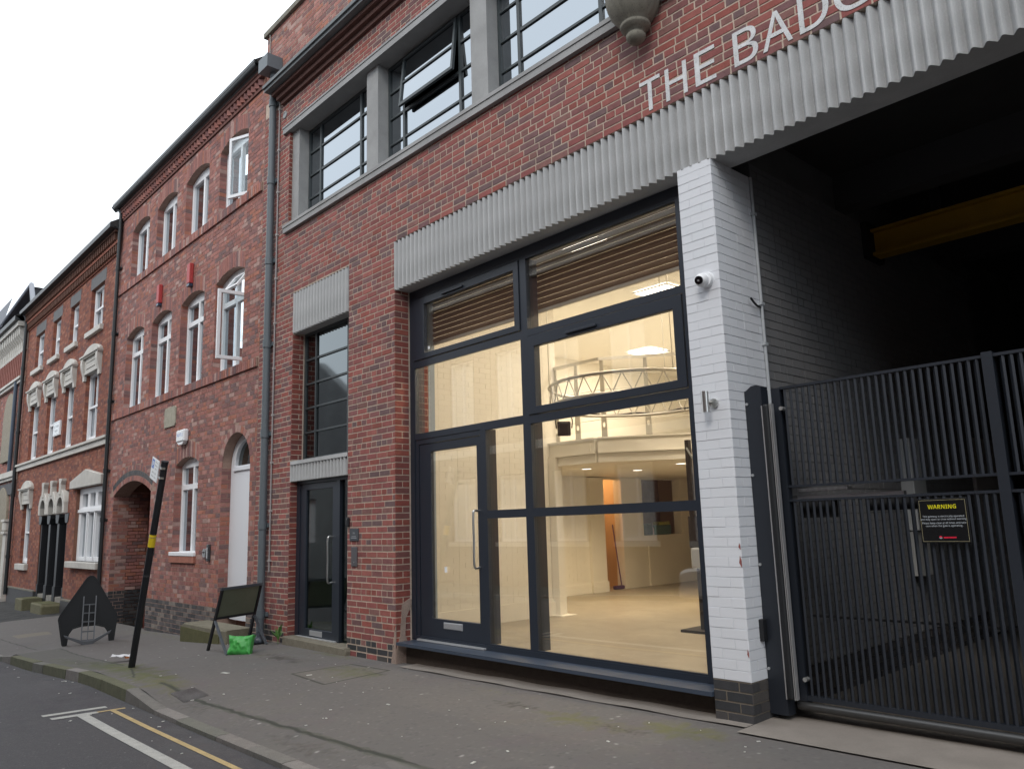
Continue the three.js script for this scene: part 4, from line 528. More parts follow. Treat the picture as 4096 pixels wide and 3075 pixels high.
    if (o.open) { hp('room_lining', bx(a - .2, c + .2, y0 - .2, ys + .3, -1.4, -1.3), mCurt); for (const i of o.open) { const q = L[i], ww = q[1][0] - q[0][0] + .06, hh = q[2][1] - q[0][1] + .06, s = new THREE.Group(); s.name = 'open_casement'; f.add(s); const top = i < 2 && kind === 1;
      s.position.set(q[1][0] + .03, top ? q[2][1] + .03 : q[0][1] - .03, z + .075); if (top) s.rotation.x = -.6; else s.rotation.y = kind === 2 ? .40 : 1.5; const yy = top ? -hh : 0; obj('casement_frame', poly(rect(-ww, 0, yy, yy + hh), [rect(-ww + .055, -.055, yy + .06, yy + hh - .06)], .045, 0, .005), M.whitePaint, s); obj('pane', bx(-ww + .05, -.05, yy + .055, yy + hh - .055, .018, .026), new THREE.MeshPhysicalMaterial({ color: lin(.9, .94, .95), roughness: .02, transmission: 1, thickness: 0, ior: 1.5 }), s); } } };
  for (const o of op) { if (o[0] === -13.55) o.open = o[5] === 1 ? [1, 3] : [1]; win(o, o[5]); }
  hp('brick_sill', bx(-15.2, -14.0, 1.03, 1.14, -.05, .04), MB.house.each[5]);
  // door
  const dz = -.26, dr = hp('front_door', [poly(archPts(-12.995, -11.905, .16, door[3], .54, 20), [rect(-12.86, -12.02, .16, 2.545), archPts(-12.84, -12.04, 2.63, 2.66, .38, 16)], .10, dz, .006), bx(-12.86, -12.02, 2.545, 2.60, dz + .10, dz + .13)], M.doorWhite);
  obj('leaf', [bx(-12.855, -12.025, .165, 2.54, dz, dz + .045), poly(rect(-12.80, -12.08, .95, 2.46), [rect(-12.785, -12.095, .965, 2.445)], .006, dz + .044), poly(rect(-12.80, -12.08, .28, .80), [rect(-12.785, -12.095, .295, .785)], .006, dz + .044)], M.doorWhite, dr); obj('fanlight', bx(-12.86, -12.02, 2.61, 3.06, dz + .03, dz + .04), mat([.16, .18, .18], .05, { metalness: 1 }), dr);
  obj('letter_plate', rbx(-12.33, -12.08, .90, 1.0, dz + .045, dz + .058, .004), mat([.16, .16, .165], .35, { metalness: .7 }), dr); { const g = text('33', .10, .004, fontBold); g.translate(-12.26, 1.72, dz + .051); const n = text('3', .11, .004, fontBold), n2 = n.clone(); obj('door_number', [n.translate(-12.24, 1.83, dz + .047), n2.translate(-12.24, 1.68, dz + .047)], M.black, dr); } obj('door_knob', [new THREE.SphereGeometry(.018, 12, 8).translate(-12.80, 1.35, dz + .07), bx(-12.815, -12.785, 1.25, 1.45, dz + .045, dz + .052)], M.steel, dr);
  // plaque, vents
  hp('date_stone', poly([[-15.83, 3.58], [-15.27, 3.58], [-15.24, 3.63], [-15.24, 3.94], [-15.28, 3.97], [-15.80, 3.97], [-15.83, 3.92]], [], .03, -.004, .006), mat([.47, .44, .35], .85, { map: gC, bumpMap: gB, bumpScale: .004 }));
  const dp = hp('drain_pipe', [new THREE.CylinderGeometry(.045, .045, 9.1, 12).translate(-19.36, 4.75, .075), tube([V(-19.36, 9.2, .075), V(-19.4, 9.28, .11), V(-19.5, 9.33, .16)], .045, 10, 10)], M.pipeBlack); for (const y of [.3, 1.9, 3.0, 4.6, 6.2, 7.8]) obj('pipe_collar', [new THREE.CylinderGeometry(.056, .056, .1, 12).translate(-19.36, y, .075), bx(-19.44, -19.25, y - .02, y + .02, .003, .03)], M.pipeBlack, dp);
}
{ const st = thing('door_step_stone', 'mossy stone step below the round-headed white door', 'step'); obj('stone', poly([[-13.45, -.25], [-11.65, -.25], [-11.65, .12], [-13.35, .12], [-13.47, .07]], [], .42, -.02, .02), mat([.235, .215, .155], .95, { map: gC, bumpMap: gB, bumpScale: .008 }), st); obj('moss_edge', [poly([[-13.44, -.24], [-11.9, -.24], [-11.9, .04], [-13.44, .06]], [], .012, .40)], M.moss, st);
  for (const [x, lab] of [[-16.42, 'red alarm bell box on the left of the brick house'], [-14.72, 'red alarm bell box on the right of the brick house']]) { const a = thing('alarm_box', lab, 'alarm', 'red alarm boxes'); obj('case', rbx(x - .075, x + .075, 6.26, 6.66, .003, .085, .015), M.red, a); obj('strobe', rbx(x - .065, x + .065, 6.20, 6.258, .008, .085, .01), mat([.03, .05, .09], .3), a); }
  const [cv, c] = canvas(256, 180); c.fillStyle = '#e8ebee'; c.fillRect(0, 0, 256, 180); c.fillStyle = '#6c86c4'; c.font = 'bold 84px sans-serif'; c.fillText('ADT', 22, 104); c.fillStyle = '#8296c8'; for (let i = 0; i < 3; i++) c.fillRect(196, 52 + i * 22, 46, 9);
  const b = thing('burglar_alarm', 'white burglar alarm box with blue lettering over the window', 'alarm', null, [-14.74, 3.31, 0]); obj('case', rbx(-.20, .20, -.10, .13, .004, .10, .03), M.whitePaint, b); obj('skirt', poly([[-.16, -.10], [.16, -.10], [.09, -.145], [-.09, -.145]], [], .07, .015), M.whitePaint, b); const f = new THREE.PlaneGeometry(.33, .18).translate(0, .015, .102); f.userData.keepUV = true; obj('print', f, mat([1, 1, 1], .4, { map: canvasTex(cv) }), b);
  const k = thing('door_keypad', 'grey keypad and key safe left of the white door', 'keypad', null, [-13.38, 1.20, 0]); obj('keypad', rbx(-.035, .05, -.13, .15, .004, .05, .012), mat([.05, .055, .06], .4), k); obj('key_safe', [new THREE.CylinderGeometry(.05, .05, .05, 16).rotateX(Math.PI / 2).translate(-.13, .03, .03), bx(-.18, -.08, -.06, .03, .004, .055)], mat([.40, .41, .42], .4, { metalness: .5 }), k); obj('buttons', bx(-.015, .03, -.08, .10, .05, .055), mat([.42, .43, .44], .4), k);
  const e = thing('entry_panel', 'grey entry panel on brick beside the archway', 'panel', null, [-16.22, 1.32, 0]); obj('panel', rbx(-.13, .13, -.17, .17, .004, .03, .012), mat([.14, .16, .17], .45), e); for (let i = 0; i < 4; i++) obj('label_strip', bx(-.08, .04, -.11 + i * .06, -.075 + i * .06, .03, .033), mat([.42, .46, .5], .5), e); }
// ---------------------------------------------------------------- Victorian house with cream window hoods
const vic = thing('hooded_house', 'orange red brick house with cream hooded sash windows and dentil eaves', 'building');
{ const hp = (n, g, m) => obj(n, g, m, vic), X0 = -29.22, X1 = -19.43, W1 = [[-27.98, -26.88], [-25.86, -24.84], [-23.86, -22.92], [-21.82, -20.64]], W2 = [[-27.97, -26.89], [-25.80, -24.92], [-23.85, -23.0], [-21.82, -20.68]], op = [...W1.map(w => [...w, 3.86, 5.62]), ...W2.map(w => [...w, 6.72, 7.87]), [-28.0, -26.95, .80, 2.62], [-22.0, -19.72, .95, 2.72], [-25.62, -22.75, -.3, 2.75]];
  hp('wall', poly([[X0, -.9], [-25.62, -.9], [-25.62, 2.75], [-22.75, 2.75], [-22.75, -.9], [X1, -.9], [X1, 8.9], [X0, 8.9]], op.slice(0, 10).map(o => rect(...o)), .33, -.3325), M.mortar3);
  const b = new Bricks(51); b.field({ u0: X0 + .01, u1: X1 - .01, v0: .06, v1: 8.26, pal: 'orange', bond: 'flemish', joint: .005, holes: op.concat([[X0, X1, 3.64, 3.84], ...W2.map(w => [w[0] - .12, w[1] + .12, 7.87, 8.2])]) }); for (const o of op.slice(0, 9)) b.field({ u0: 0, u1: .13, v0: o[2], v1: o[3], pal: 'orange', basis: sideBasis(o[0], 'v' + o[0]), bond: 'none', L: .13, H: .13, joint: .004 });
  b.finish(vic, 'brick', 0); hp('plinth', bx(X0, -25.7, -.9, .06, -.02, .05), MB.blue.each[1]); hp('plinth', bx(-22.7, X1 + .0, -.9, -.02, -.02, .05), MB.blue.each[1]); hp('plinth_cap', [bx(X0, -25.7, .06, .10, -.02, .06), bx(-22.7, X1, -.02, .02, -.02, .06)], M.stoneOld);
  const sash = ([x0, x1, y0, y1], bars = 1) => { const z = -.17, m = (y0 + y1) / 2, f = hp('window', poly(rect(x0, x1, y0, y1), [rect(x0 + .09, x1 - .09, y0 + .09, y1 - .07)], .08, z, .005), M.whitePaint), cx = (x0 + x1) / 2; obj('sash', [bx(x0 + .09, x1 - .09, m - .025, m + .03, z + .01, z + .075), bx(x0 + .09, x1 - .09, y0 + .09, y0 + .15, z - .01, z + .045)], M.whitePaint, f); for (let k = 1; k <= bars; k++) { const x = x0 + (x1 - x0) * k / (bars + 1); obj('glazing_bar', bx(x - .014, x + .014, y0 + .15, y1 - .07, z - .005, z + .06), M.whitePaint, f); } obj('pane', bx(x0 + .08, x1 - .08, y0 + .08, m, z - .012, z - .004), glassHouse, f); obj('pane', bx(x0 + .08, x1 - .08, m, y1 - .06, z + .022, z + .03), glassHouse, f); };
  op.slice(0, 9).forEach(o => sash(o));
  W2.forEach(w => { hp('window_head', bx(w[0] - .11, w[1] + .11, 7.875, 8.19, -.02, .002), MB.blue.each[2]); hp('window_sill', rbx(w[0] - .12, w[1] + .12, 6.575, 6.715, -.14, .09, .015), M.cream); });
  const hood = (x0, x1, dy, sill) => { const y = dy, br = (x) => { const s = new THREE.Shape([[.0, 5.45], [.05, 5.45], [.055, 5.56], [.10, 5.72], [.125, 5.86], [.12, 6.0], [0, 6.0]].map(p => new THREE.Vector2(p[0], p[1] + y))); return new THREE.ExtrudeGeometry(s, { depth: .17, bevelEnabled: false }).rotateY(-Math.PI / 2).translate(x + .17, 0, 0); };
    const h = hp('window_hood', [bx(x0 - .02, x1 + .02, 5.60 + y, 6.0 + y, -.16, .06), poly(archPts(x0 - .13, x1 + .13, 6.075 + y, 6.13 + y, .17), [], .10, -.02, .01)], M.cream); obj('bracket', br(x0 - .15), M.cream, h); obj('bracket', br(x1 - .02), M.cream, h); obj('cornice_lip', [bx(x0 - .19, x1 + .19, 6.0 + y, 6.035 + y, -.02, .12), bx(x0 - .205, x1 + .205, 6.035 + y, 6.075 + y, -.02, .15)], M.cream, h); obj('panel', [bx(x0 + .2, x1 - .2, 5.72 + y, 5.735 + y, .06, .075), bx(x0 + .2, x1 - .2, 5.88 + y, 5.895 + y, .06, .075)], M.cream, h); };
  W1.forEach(w => hood(w[0], w[1], 0)); hood(-28.0, -26.95, -3.04); hp('window_sill', rbx(-28.12, -26.83, .62, .80, -.14, .10, .015), M.cream);
  hp('string_course', [bx(X0, X1 - .02, 3.64, 3.78, -.02, .07), bx(X0, X1 - .02, 3.78, 3.84, -.02, .12)], M.cream);
  // bay window with gabled head
  hp('gabled_head', poly([[-22.28, 2.73], [-19.60, 2.73], [-19.60, 2.94], [-20.95, 3.15], [-22.28, 2.92]], [], .14, -.03, .01), M.cream); hp('window_sill', rbx(-22.2, -19.56, .80, .95, -.16, .13, .015), M.cream);
  { const xs = [-21.87, -21.18, -20.55, -19.88], L = []; for (let i = 0; i < 3; i++) { L.push(rect(xs[i] + .07, xs[i + 1] - .03, 1.06, 2.10)); L.push(rect(xs[i] + .12, xs[i + 1] - .08, 2.26, 2.58)); } const f = hp('bay_window', poly(rect(-22.0, -19.72, .95, 2.72), L, .10, -.18, .006), M.whitePaint); for (const q of L) obj('pane', bx(q[0][0] - .01, q[1][0] + .01, q[0][1] - .01, q[2][1] + .01, -.168, -.16), glassHouse, f); obj('transom', bx(-21.95, -19.75, 2.13, 2.20, -.08, -.04), M.whitePaint, f); for (let i = 1; i < 3; i++) obj('mullion', bx(xs[i] - .01, xs[i] + .05, 1.0, 2.13, -.08, -.05), M.whitePaint, f); }
  // triple arched entrance
  const ent = hp('entrance', [bx(-25.62, -22.75, -.2, 2.75, -1.2, -1.1), bx(-25.62, -22.75, 2.7, 2.75, -1.1, -.34)], M.black);
  for (let i = 0; i < 3; i++) { const c = -25.10 + i * .94, o = archPts(c - .45, c + .45, 2.16, 2.18, .60, 16), inn = archPts(c - .29, c + .29, 2.155, 2.17, .40, 14).slice(); const s = o.slice(); obj('stone_arch', poly([[c - .45, 2.16], [c - .29, 2.16], ...archPts(c - .29, c + .29, 2.16, 2.17, .40, 14).slice(2).reverse(), [c + .29, 2.16], [c + .45, 2.16], ...o.slice(2)], [], .24, -.14, .012), M.cream, ent); obj('keystone', poly([[c - .10, 2.64], [c + .10, 2.64], [c + .085, 2.9], [c + .14, 3.0], [c + .14, 3.06], [c - .14, 3.06], [c - .14, 3.0], [c - .085, 2.9]], [], .22, -.1, .012), M.cream, ent);
    obj('black_door', [bx(c - .42, c + .42, -.1, 2.15, -.34, -.28), bx(c - .3, c + .3, .15, .9, -.285, -.27), bx(c - .3, c + .3, 1.05, 1.95, -.285, -.27)], M.black, ent); }
  for (const x of [-25.60, -24.63, -23.69, -22.75]) { obj('column', [bx(x - .10, x + .10, .28, 1.95, -.28, -.02), bx(x - .13, x + .13, -.2, .28, -.3, .0)], M.black, ent); obj('impost', poly([[x - .12, 1.90], [x + .12, 1.90], [x + .18, 2.05], [x + .18, 2.15], [x - .18, 2.15], [x - .18, 2.05]], [], .30, -.28, .01), M.black, ent); }
  obj('door_sill', [bx(-25.7, -22.7, -.9, .02, -.8, -.02)], mat([.36, .34, .30], .9, { map: gC }), ent);
  // eaves
  const eC = mat([.15, .065, .042], .95, { map: gC }), sB = (a, c, z, m) => hp('eaves_course', bx(X0, X1, a, c, -.3, z), m); sB(8.26, 8.29, .03, MB.orange.each[0]); sB(8.29, 8.48, .02, M.mortar3); sB(8.48, 8.55, .10, MB.orange.each[0]); sB(8.55, 8.74, .08, M.mortar3); sB(8.74, 8.80, .17, eC);
  for (let x = X0 + .05; x < X1 - .05; x += .17) { hp('dentil', bx(x, x + .085, 8.30, 8.475, .0, .085), eC); hp('dentil', bx(x + .04, x + .125, 8.56, 8.735, .06, .15), eC); }
  hp('gutter', [bx(X0 - .1, X1 + .05, 8.81, 8.93, .08, .30), bx(X0 - .1, X1 + .05, 8.80, 8.84, -.1, .20)], M.pipeBlack); hp('roof', poly([[.30, 8.93], [-5, 12.4], [-5, 12.3], [.12, 8.80]], [], X1 - X0 + .1, 0).rotateY(-Math.PI / 2).translate(X1 + .05, 0, 0), M.roofDark);
  const dp = hp('drain_pipe', [new THREE.CylinderGeometry(.055, .055, 8.9, 12).translate(-29.14, 4.3, .10), tube([V(-29.14, 8.5, .10), V(-29.16, 8.75, .14), V(-29.3, 8.88, .22)], .055, 10, 10)], M.pipeBlack); for (const y of [1.0, 2.9, 4.9, 7]) obj('pipe_collar', new THREE.CylinderGeometry(.07, .07, .1, 12).translate(-29.14, y, .10), M.pipeBlack, dp); }
{ const lb = [['low square mossy stone step left of the black entrance columns', -25.55, -24.75], ['rounded mossy stone step in front of the black entrance columns', -23.95, -22.80]]; lb.forEach(([l, a, b], i) => { const s = thing('entrance_step', l, 'step'); obj('stone', [i ? poly([[a, -.55], [b, -.55], [b, -.16], [b - .05, -.10], [a, -.10]], [], .45, -.01, .03) : poly([[a, -.50], [b, -.50], [b, -.06], [a, -.06]], [], .5, -.01, .02)], mat([.21, .195, .115], .95, { map: gC, bumpMap: gB, bumpScale: .008 }), s); obj('moss_patch', bx(a + .05, b - .05, -.099 + (i ? 0 : .04), -.094 + (i ? 0 : .04), .02, .40), M.moss, s); });
  const [cv, c] = canvas(256, 180); c.fillStyle = '#e6eaee'; c.fillRect(0, 0, 256, 180); c.strokeStyle = '#8b939c'; c.lineWidth = 5; c.strokeRect(12, 12, 232, 156); c.fillStyle = '#59616a'; c.font = 'bold 40px sans-serif'; c.textAlign = 'center'; c.fillText('VICTORIA', 128, 76); c.fillText('PLACE', 128, 134);
  const p = thing('name_board', 'white name board between the first floor sash windows', 'sign', null, [-24.36, 4.51, 0]); obj('board', rbx(-.36, .36, -.2, .2, .004, .05, .006), M.whitePaint, p); const f = new THREE.PlaneGeometry(.7, .38).translate(0, 0, .0515); f.userData.keepUV = true; obj('print', f, mat([1, 1, 1], .5, { map: canvasTex(cv) }), p); }
// ---------------------------------------------------------------- ornate house at the far end
const orn = thing('ornate_house', 'red brick house with bracketed cream cornice at the left edge', 'building');
{ const hp = (n, g, m) => obj(n, g, m, orn), X1 = -29.24, X0 = -44, op = [[-31.6, -30.5, 4.1, 5.6], [-34.4, -33.3, 4.1, 5.6], [-31.7, -30.4, .2, 2.4], [-34.5, -33.2, .2, 2.4]];
  hp('wall', poly(rect(X0, X1, -1.2, 8.9), op.map(o => archPts(o[0], o[1], o[2], o[3], .5)), .3, -.3025), M.mortar3); const b = new Bricks(61); b.field({ u0: -36, u1: X1 - .05, v0: -.7, v1: 6.6, pal: 'house', bond: 'flemish', holes: op.map(o => [o[0] - .25, o[1] + .25, o[2], o[3] + .9]).concat([[-40, X1, 3.4, 3.72], [-40, X1, 2.95, 3.35]]) }); b.finish(orn, 'brick', 0);
  for (const o of op) { hp('stone_surround', poly(archPts(o[0] - .28, o[1] + .28, o[2], o[3] + .06, .78), [archPts(o[0], o[1], o[2] - .0, o[3], .5)], .12, -.04, .01), mat([.36, .32, .25], .9, { map: gC })); hp('window', poly(archPts(o[0], o[1], o[2], o[3], .5), [archPts(o[0] + .1, o[1] - .1, o[2] + .1, o[3], .42)], .08, -.2), mat([.05, .08, .13], .5)); hp('pane', poly(archPts(o[0] + .05, o[1] - .05, o[2] + .05, o[3], .45), [], .01, -.17), glassHouse); }
  hp('string_course', [bx(X0, X1 - .05, 3.42, 3.52, -.02, .08), bx(X0, X1 - .05, 3.52, 3.70, -.02, .14), bx(X0, X1 - .05, 6.62, 6.72, -.02, .1), bx(X0, X1 - .05, 6.72, 6.80, -.02, .16)], M.cream); hp('carved_fascia', bx(X0, X1 - .05, 2.96, 3.34, -.02, .04), mat([.12, .12, .13], .8, { map: gC }));
  for (let x = X1 - .15; x > -37; x -= .30) { hp('panel_rib', bx(x - .09, x, 6.8, 7.7, -.02, .06), MB.house.each[1]); hp('bracket', poly([[0, 7.72], [.06, 7.72], [.10, 8.0], [.24, 8.2], [.26, 8.45], [0, 8.45]], [], .13, 0, .01).rotateY(-Math.PI / 2).translate(x, 0, 0), M.cream); }
  hp('cornice', [bx(X0, X1 - .04, 7.70, 8.46, -.25, .05), bx(X0, X1 - .04, 8.46, 8.62, -.25, .32)], M.cream); hp('gutter', bx(X0, X1 - .03, 8.63, 8.78, -.2, .42), M.pipeBlack); hp('roof', poly([[.42, 8.78], [-5, 12], [-5, 11.9], [.2, 8.62]], [], X1 - X0, 0).rotateY(-Math.PI / 2).translate(X1 - .03, 0, 0), M.roofDark);
  for (const x of [-29.75, -32.6]) { hp('pilaster', [bx(x - .22, x + .22, -.5, 1.7, -.02, .14), bx(x - .28, x + .28, -1, -.3, -.02, .2), bx(x - .27, x + .27, 1.7, 1.78, -.02, .2), rbx(x - .24, x + .24, 1.78, 2.08, -.02, .19, .05), bx(x - .28, x + .28, 2.08, 2.16, -.02, .22)], M.cream); } const dq = hp('drain_pipe', new THREE.CylinderGeometry(.06, .06, 3.0, 12).translate(-30.05, 5.2, .1), mat([.05, .075, .11], .5)); }
// far slate roof
{ const s = thing('slate_roofed_building', 'tall building with grey slate hipped roof rising beyond the terrace', 'building');
  obj('wall', bx(-66, -45.4, -1, 12.6, -16, -3.3), MB.house.each[1], s); const A = V(-44.9, 12.85, -3.0), B = V(-66.4, 12.85, -3.0), D = V(-54.9, 17.1, -4.6), E = V(-44.9, 12.85, -16), F = V(-66.4, 12.85, -16), D2 = V(-54.9, 17.1, -14.6), D3 = V(-59.2, 16.9, -6.0), N = 22;
  const q = (a, b, c, d) => { const g = new THREE.BufferGeometry(); g.setAttribute('position', new THREE.Float32BufferAttribute([...a.toArray(), ...b.toArray(), ...c.toArray(), ...a.toArray(), ...c.toArray(), ...d.toArray()], 3)); g.computeVertexNormals(); return g; };
  for (let i = 0; i < N; i++) { const t0 = i / N, t1 = Math.min(1, (i + 1.12) / N), L = (a, b, t) => a.clone().lerp(b, t); for (const [a, b, c, d, n] of [[B, A, D, D, V(0, .03, .06)], [A, E, D2, D, V(.06, .05, 0)], [F, B, D, D2, V(-.06, .05, 0)]]) obj('slate_course', q(L(a, d, t0).add(n), L(b, c, t0).add(n), L(b, c, t1), L(a, d, t1)), M.slate, s); }
  obj('hip_tile', [tube([A.clone().add(V(0, .1, 0)), D.clone().add(V(0, .12, 0))], .14, 2, 8), tube([D.clone().add(V(0, .1, 0)), B.clone().add(V(0, .1, 0))], .14, 2, 8)], mat([.17, .18, .21], .6), s);
  obj('lower_roof', [q(V(-72, 12.8, -3.2), V(-58, 12.8, -3.2), V(-60, 17.6, -4.5), V(-72, 17.6, -4.5))], M.slate, s); }
// ---------------------------------------------------------------- things on the pavement
{ const [cv, c] = canvas(256, 300); c.fillStyle = '#e9edf0'; c.fillRect(0, 0, 256, 300); c.fillStyle = '#5f86cf'; c.fillRect(14, 20, 82, 128); c.fillStyle = '#e9edf0'; c.font = 'bold 104px sans-serif'; c.fillText('P', 24, 122); c.fillStyle = '#3b3f46'; c.font = '32px sans-serif'; c.textAlign = 'center'; c.fillText('Permit', 172, 50); c.fillText('holders', 172, 96); c.fillText('only', 172, 142); c.fillText('Mon - Sat', 128, 208); c.fillText('8am - 6pm', 128, 262);
  const p = thing('parking_sign_post', 'leaning black parking sign post with white plate and yellow sticker', 'sign post', null, [-10.66, -.06, 2.0]); obj('post', [new THREE.CylinderGeometry(.04, .04, 2.70, 18).translate(0, 1.25, 0), new THREE.CylinderGeometry(.042, .042, .02, 18).translate(0, 2.605, 0)], M.black, p);
  obj('plate', rbx(-.30, -.03, 2.33, 2.60, .045, .051, .002), M.whitePaint, p); const f = new THREE.PlaneGeometry(.262, .262).translate(-.165, 2.465, .0525); f.userData.keepUV = true; obj('print', f, mat([1, 1, 1], .45, { map: canvasTex(cv) }), p); obj('clip', [bx(-.16, .05, 2.40, 2.425, .0, .046), bx(-.16, .05, 2.52, 2.545, .0, .046)], M.steel, p);
  obj('sticker', new THREE.CylinderGeometry(.0412, .0412, .155, 18, 1, true).translate(0, 1.62, 0), M.yellow, p); obj('wire_tie', new THREE.TorusGeometry(.042, .003, 6, 20).rotateX(Math.PI / 2).translate(0, 1.665, 0), mat([.2, .19, .15], .6), p); obj('joint_band', new THREE.CylinderGeometry(.0415, .0415, .02, 18).translate(0, 1.18, 0), mat([.05, .05, .055], .5), p);
  p.rotation.z = -.327; p.rotation.x = 0.0; }
{ const s = thing('folding_sign', 'black plastic pointed pavement sign standing with its back to the street corner', 'pavement sign', null, [-15.45, -.285, 1.26]); // faces along x
  const o = [[-.38, 0], [-.32, 0], [-.30, .18], [-.24, .27], [-.10, .305], [.12, .305], [.26, .26], [.32, .16], [.34, 0], [.40, 0], [.44, .43], [.42, .48], [.07, 1.10], [.03, 1.14], [-.03, 1.14], [-.07, 1.10], [-.44, .50], [-.46, .44]];
  const g = poly(o, [], .035, -.0175, .006).rotateY(Math.PI / 2); obj('board', g, M.blackPlastic, s); obj('board_rim', o.map((p, i) => { const q = o[(i + 1) % o.length]; return bar(V(.02, p[1], -p[0]), V(.02, q[1], -q[0]), .022, .02, V(1, 0, 0)); }), M.blackPlastic, s);
  const mg = mat([.10, .105, .115], .5), L = (y0, y1, z0, z1, w = .014) => bar(V(.03 + .20 * (1 - y0 / .75), y0, z0), V(.03 + .20 * (1 - y1 / .75), y1, z1), w, .02, V(1, 0, 0));
  obj('prop_frame', [L(.04, .80, .095, .095, .02), L(.04, .80, -.095, -.095, .02), L(.04, .66, 0, 0, .015), ...[.06, .20, .36, .50, .66].map(y => L(y, y + .002, 0, 0)).map((_, i) => { const y = [.08, .22, .38, .52, .66][i], x = .03 + .20 * (1 - y / .75); return bar(V(x, y, -.10), V(x, y, .10), .02, .02, V(1, 0, 0)); })], mg, s);
  obj('prop_foot', [poly([[-.34, .15], [-.36, .19], [-.07, .075], [.07, .075], [.36, .22], [.34, .17], [.10, .03], [.09, 0], [-.09, 0], [-.10, .03]], [], .05, 0, .006).rotateY(Math.PI / 2).translate(.20, 0, 0)], mg, s); s.rotation.y = -.27; }
{ const s = thing('board_sign', 'black framed A board with blank olive panel beside the drain pipe', 'pavement sign', null, [0, 0, 0]);
  // panel runs across the pavement and faces the viewer; each side is a pair of crossed legs
  const TL = V(-10.76, .77, .85), TR = V(-10.89, .79, .24), A = V(-11.18, gz(-11.18, .85), .85), B = V(-11.27, gz(-11.27, .24), .24), C = V(-10.38, gz(-10.38, .92), .92), D = V(-10.77, gz(-10.77, .19), .19), up = V(.3, 0, 1).normalize(), mLeg = mat([.085, .095, .11], .5), P = (p, q, t) => p.clone().lerp(q, t);
  const hL = P(TL, A, .50), hR = P(TR, B, .50), bl = P(TL, A, .47), br = P(TR, B, .47);
  obj('panel_leg', bar(A, TL, .035, .03, up), M.black, s); obj('panel_leg', bar(B, TR, .035, .03, up), M.black, s); obj('prop_leg', bar(C, hL, .032, .025, up), mLeg, s); obj('prop_leg', bar(D, hR, .032, .025, up), mLeg, s);
  obj('top_bar', bar(TL.clone().add(V(0, .012, .02)), TR.clone().add(V(0, .012, -.02)), .03, .035, V(0, 1, 0)), mat([.06, .065, .075], .5), s); obj('bottom_bar', bar(bl, br, .035, .03, V(0, 1, 0)), M.black, s);
  const g = new THREE.BufferGeometry(), f = V(-.004, 0, 0), q = [bl, br, TR, TL].map(p => p.clone().add(f)), k = q.map(p => p.clone().add(V(-.008, 0, 0))); g.setAttribute('position', new THREE.Float32BufferAttribute([0, 1, 2, 0, 2, 3].flatMap(i => q[i].toArray()).concat([0, 2, 1, 0, 3, 2].flatMap(i => k[i].toArray())), 3)); g.computeVertexNormals(); obj('panel', g, mat([.22, .235, .165], .45, { map: sC }), s); }
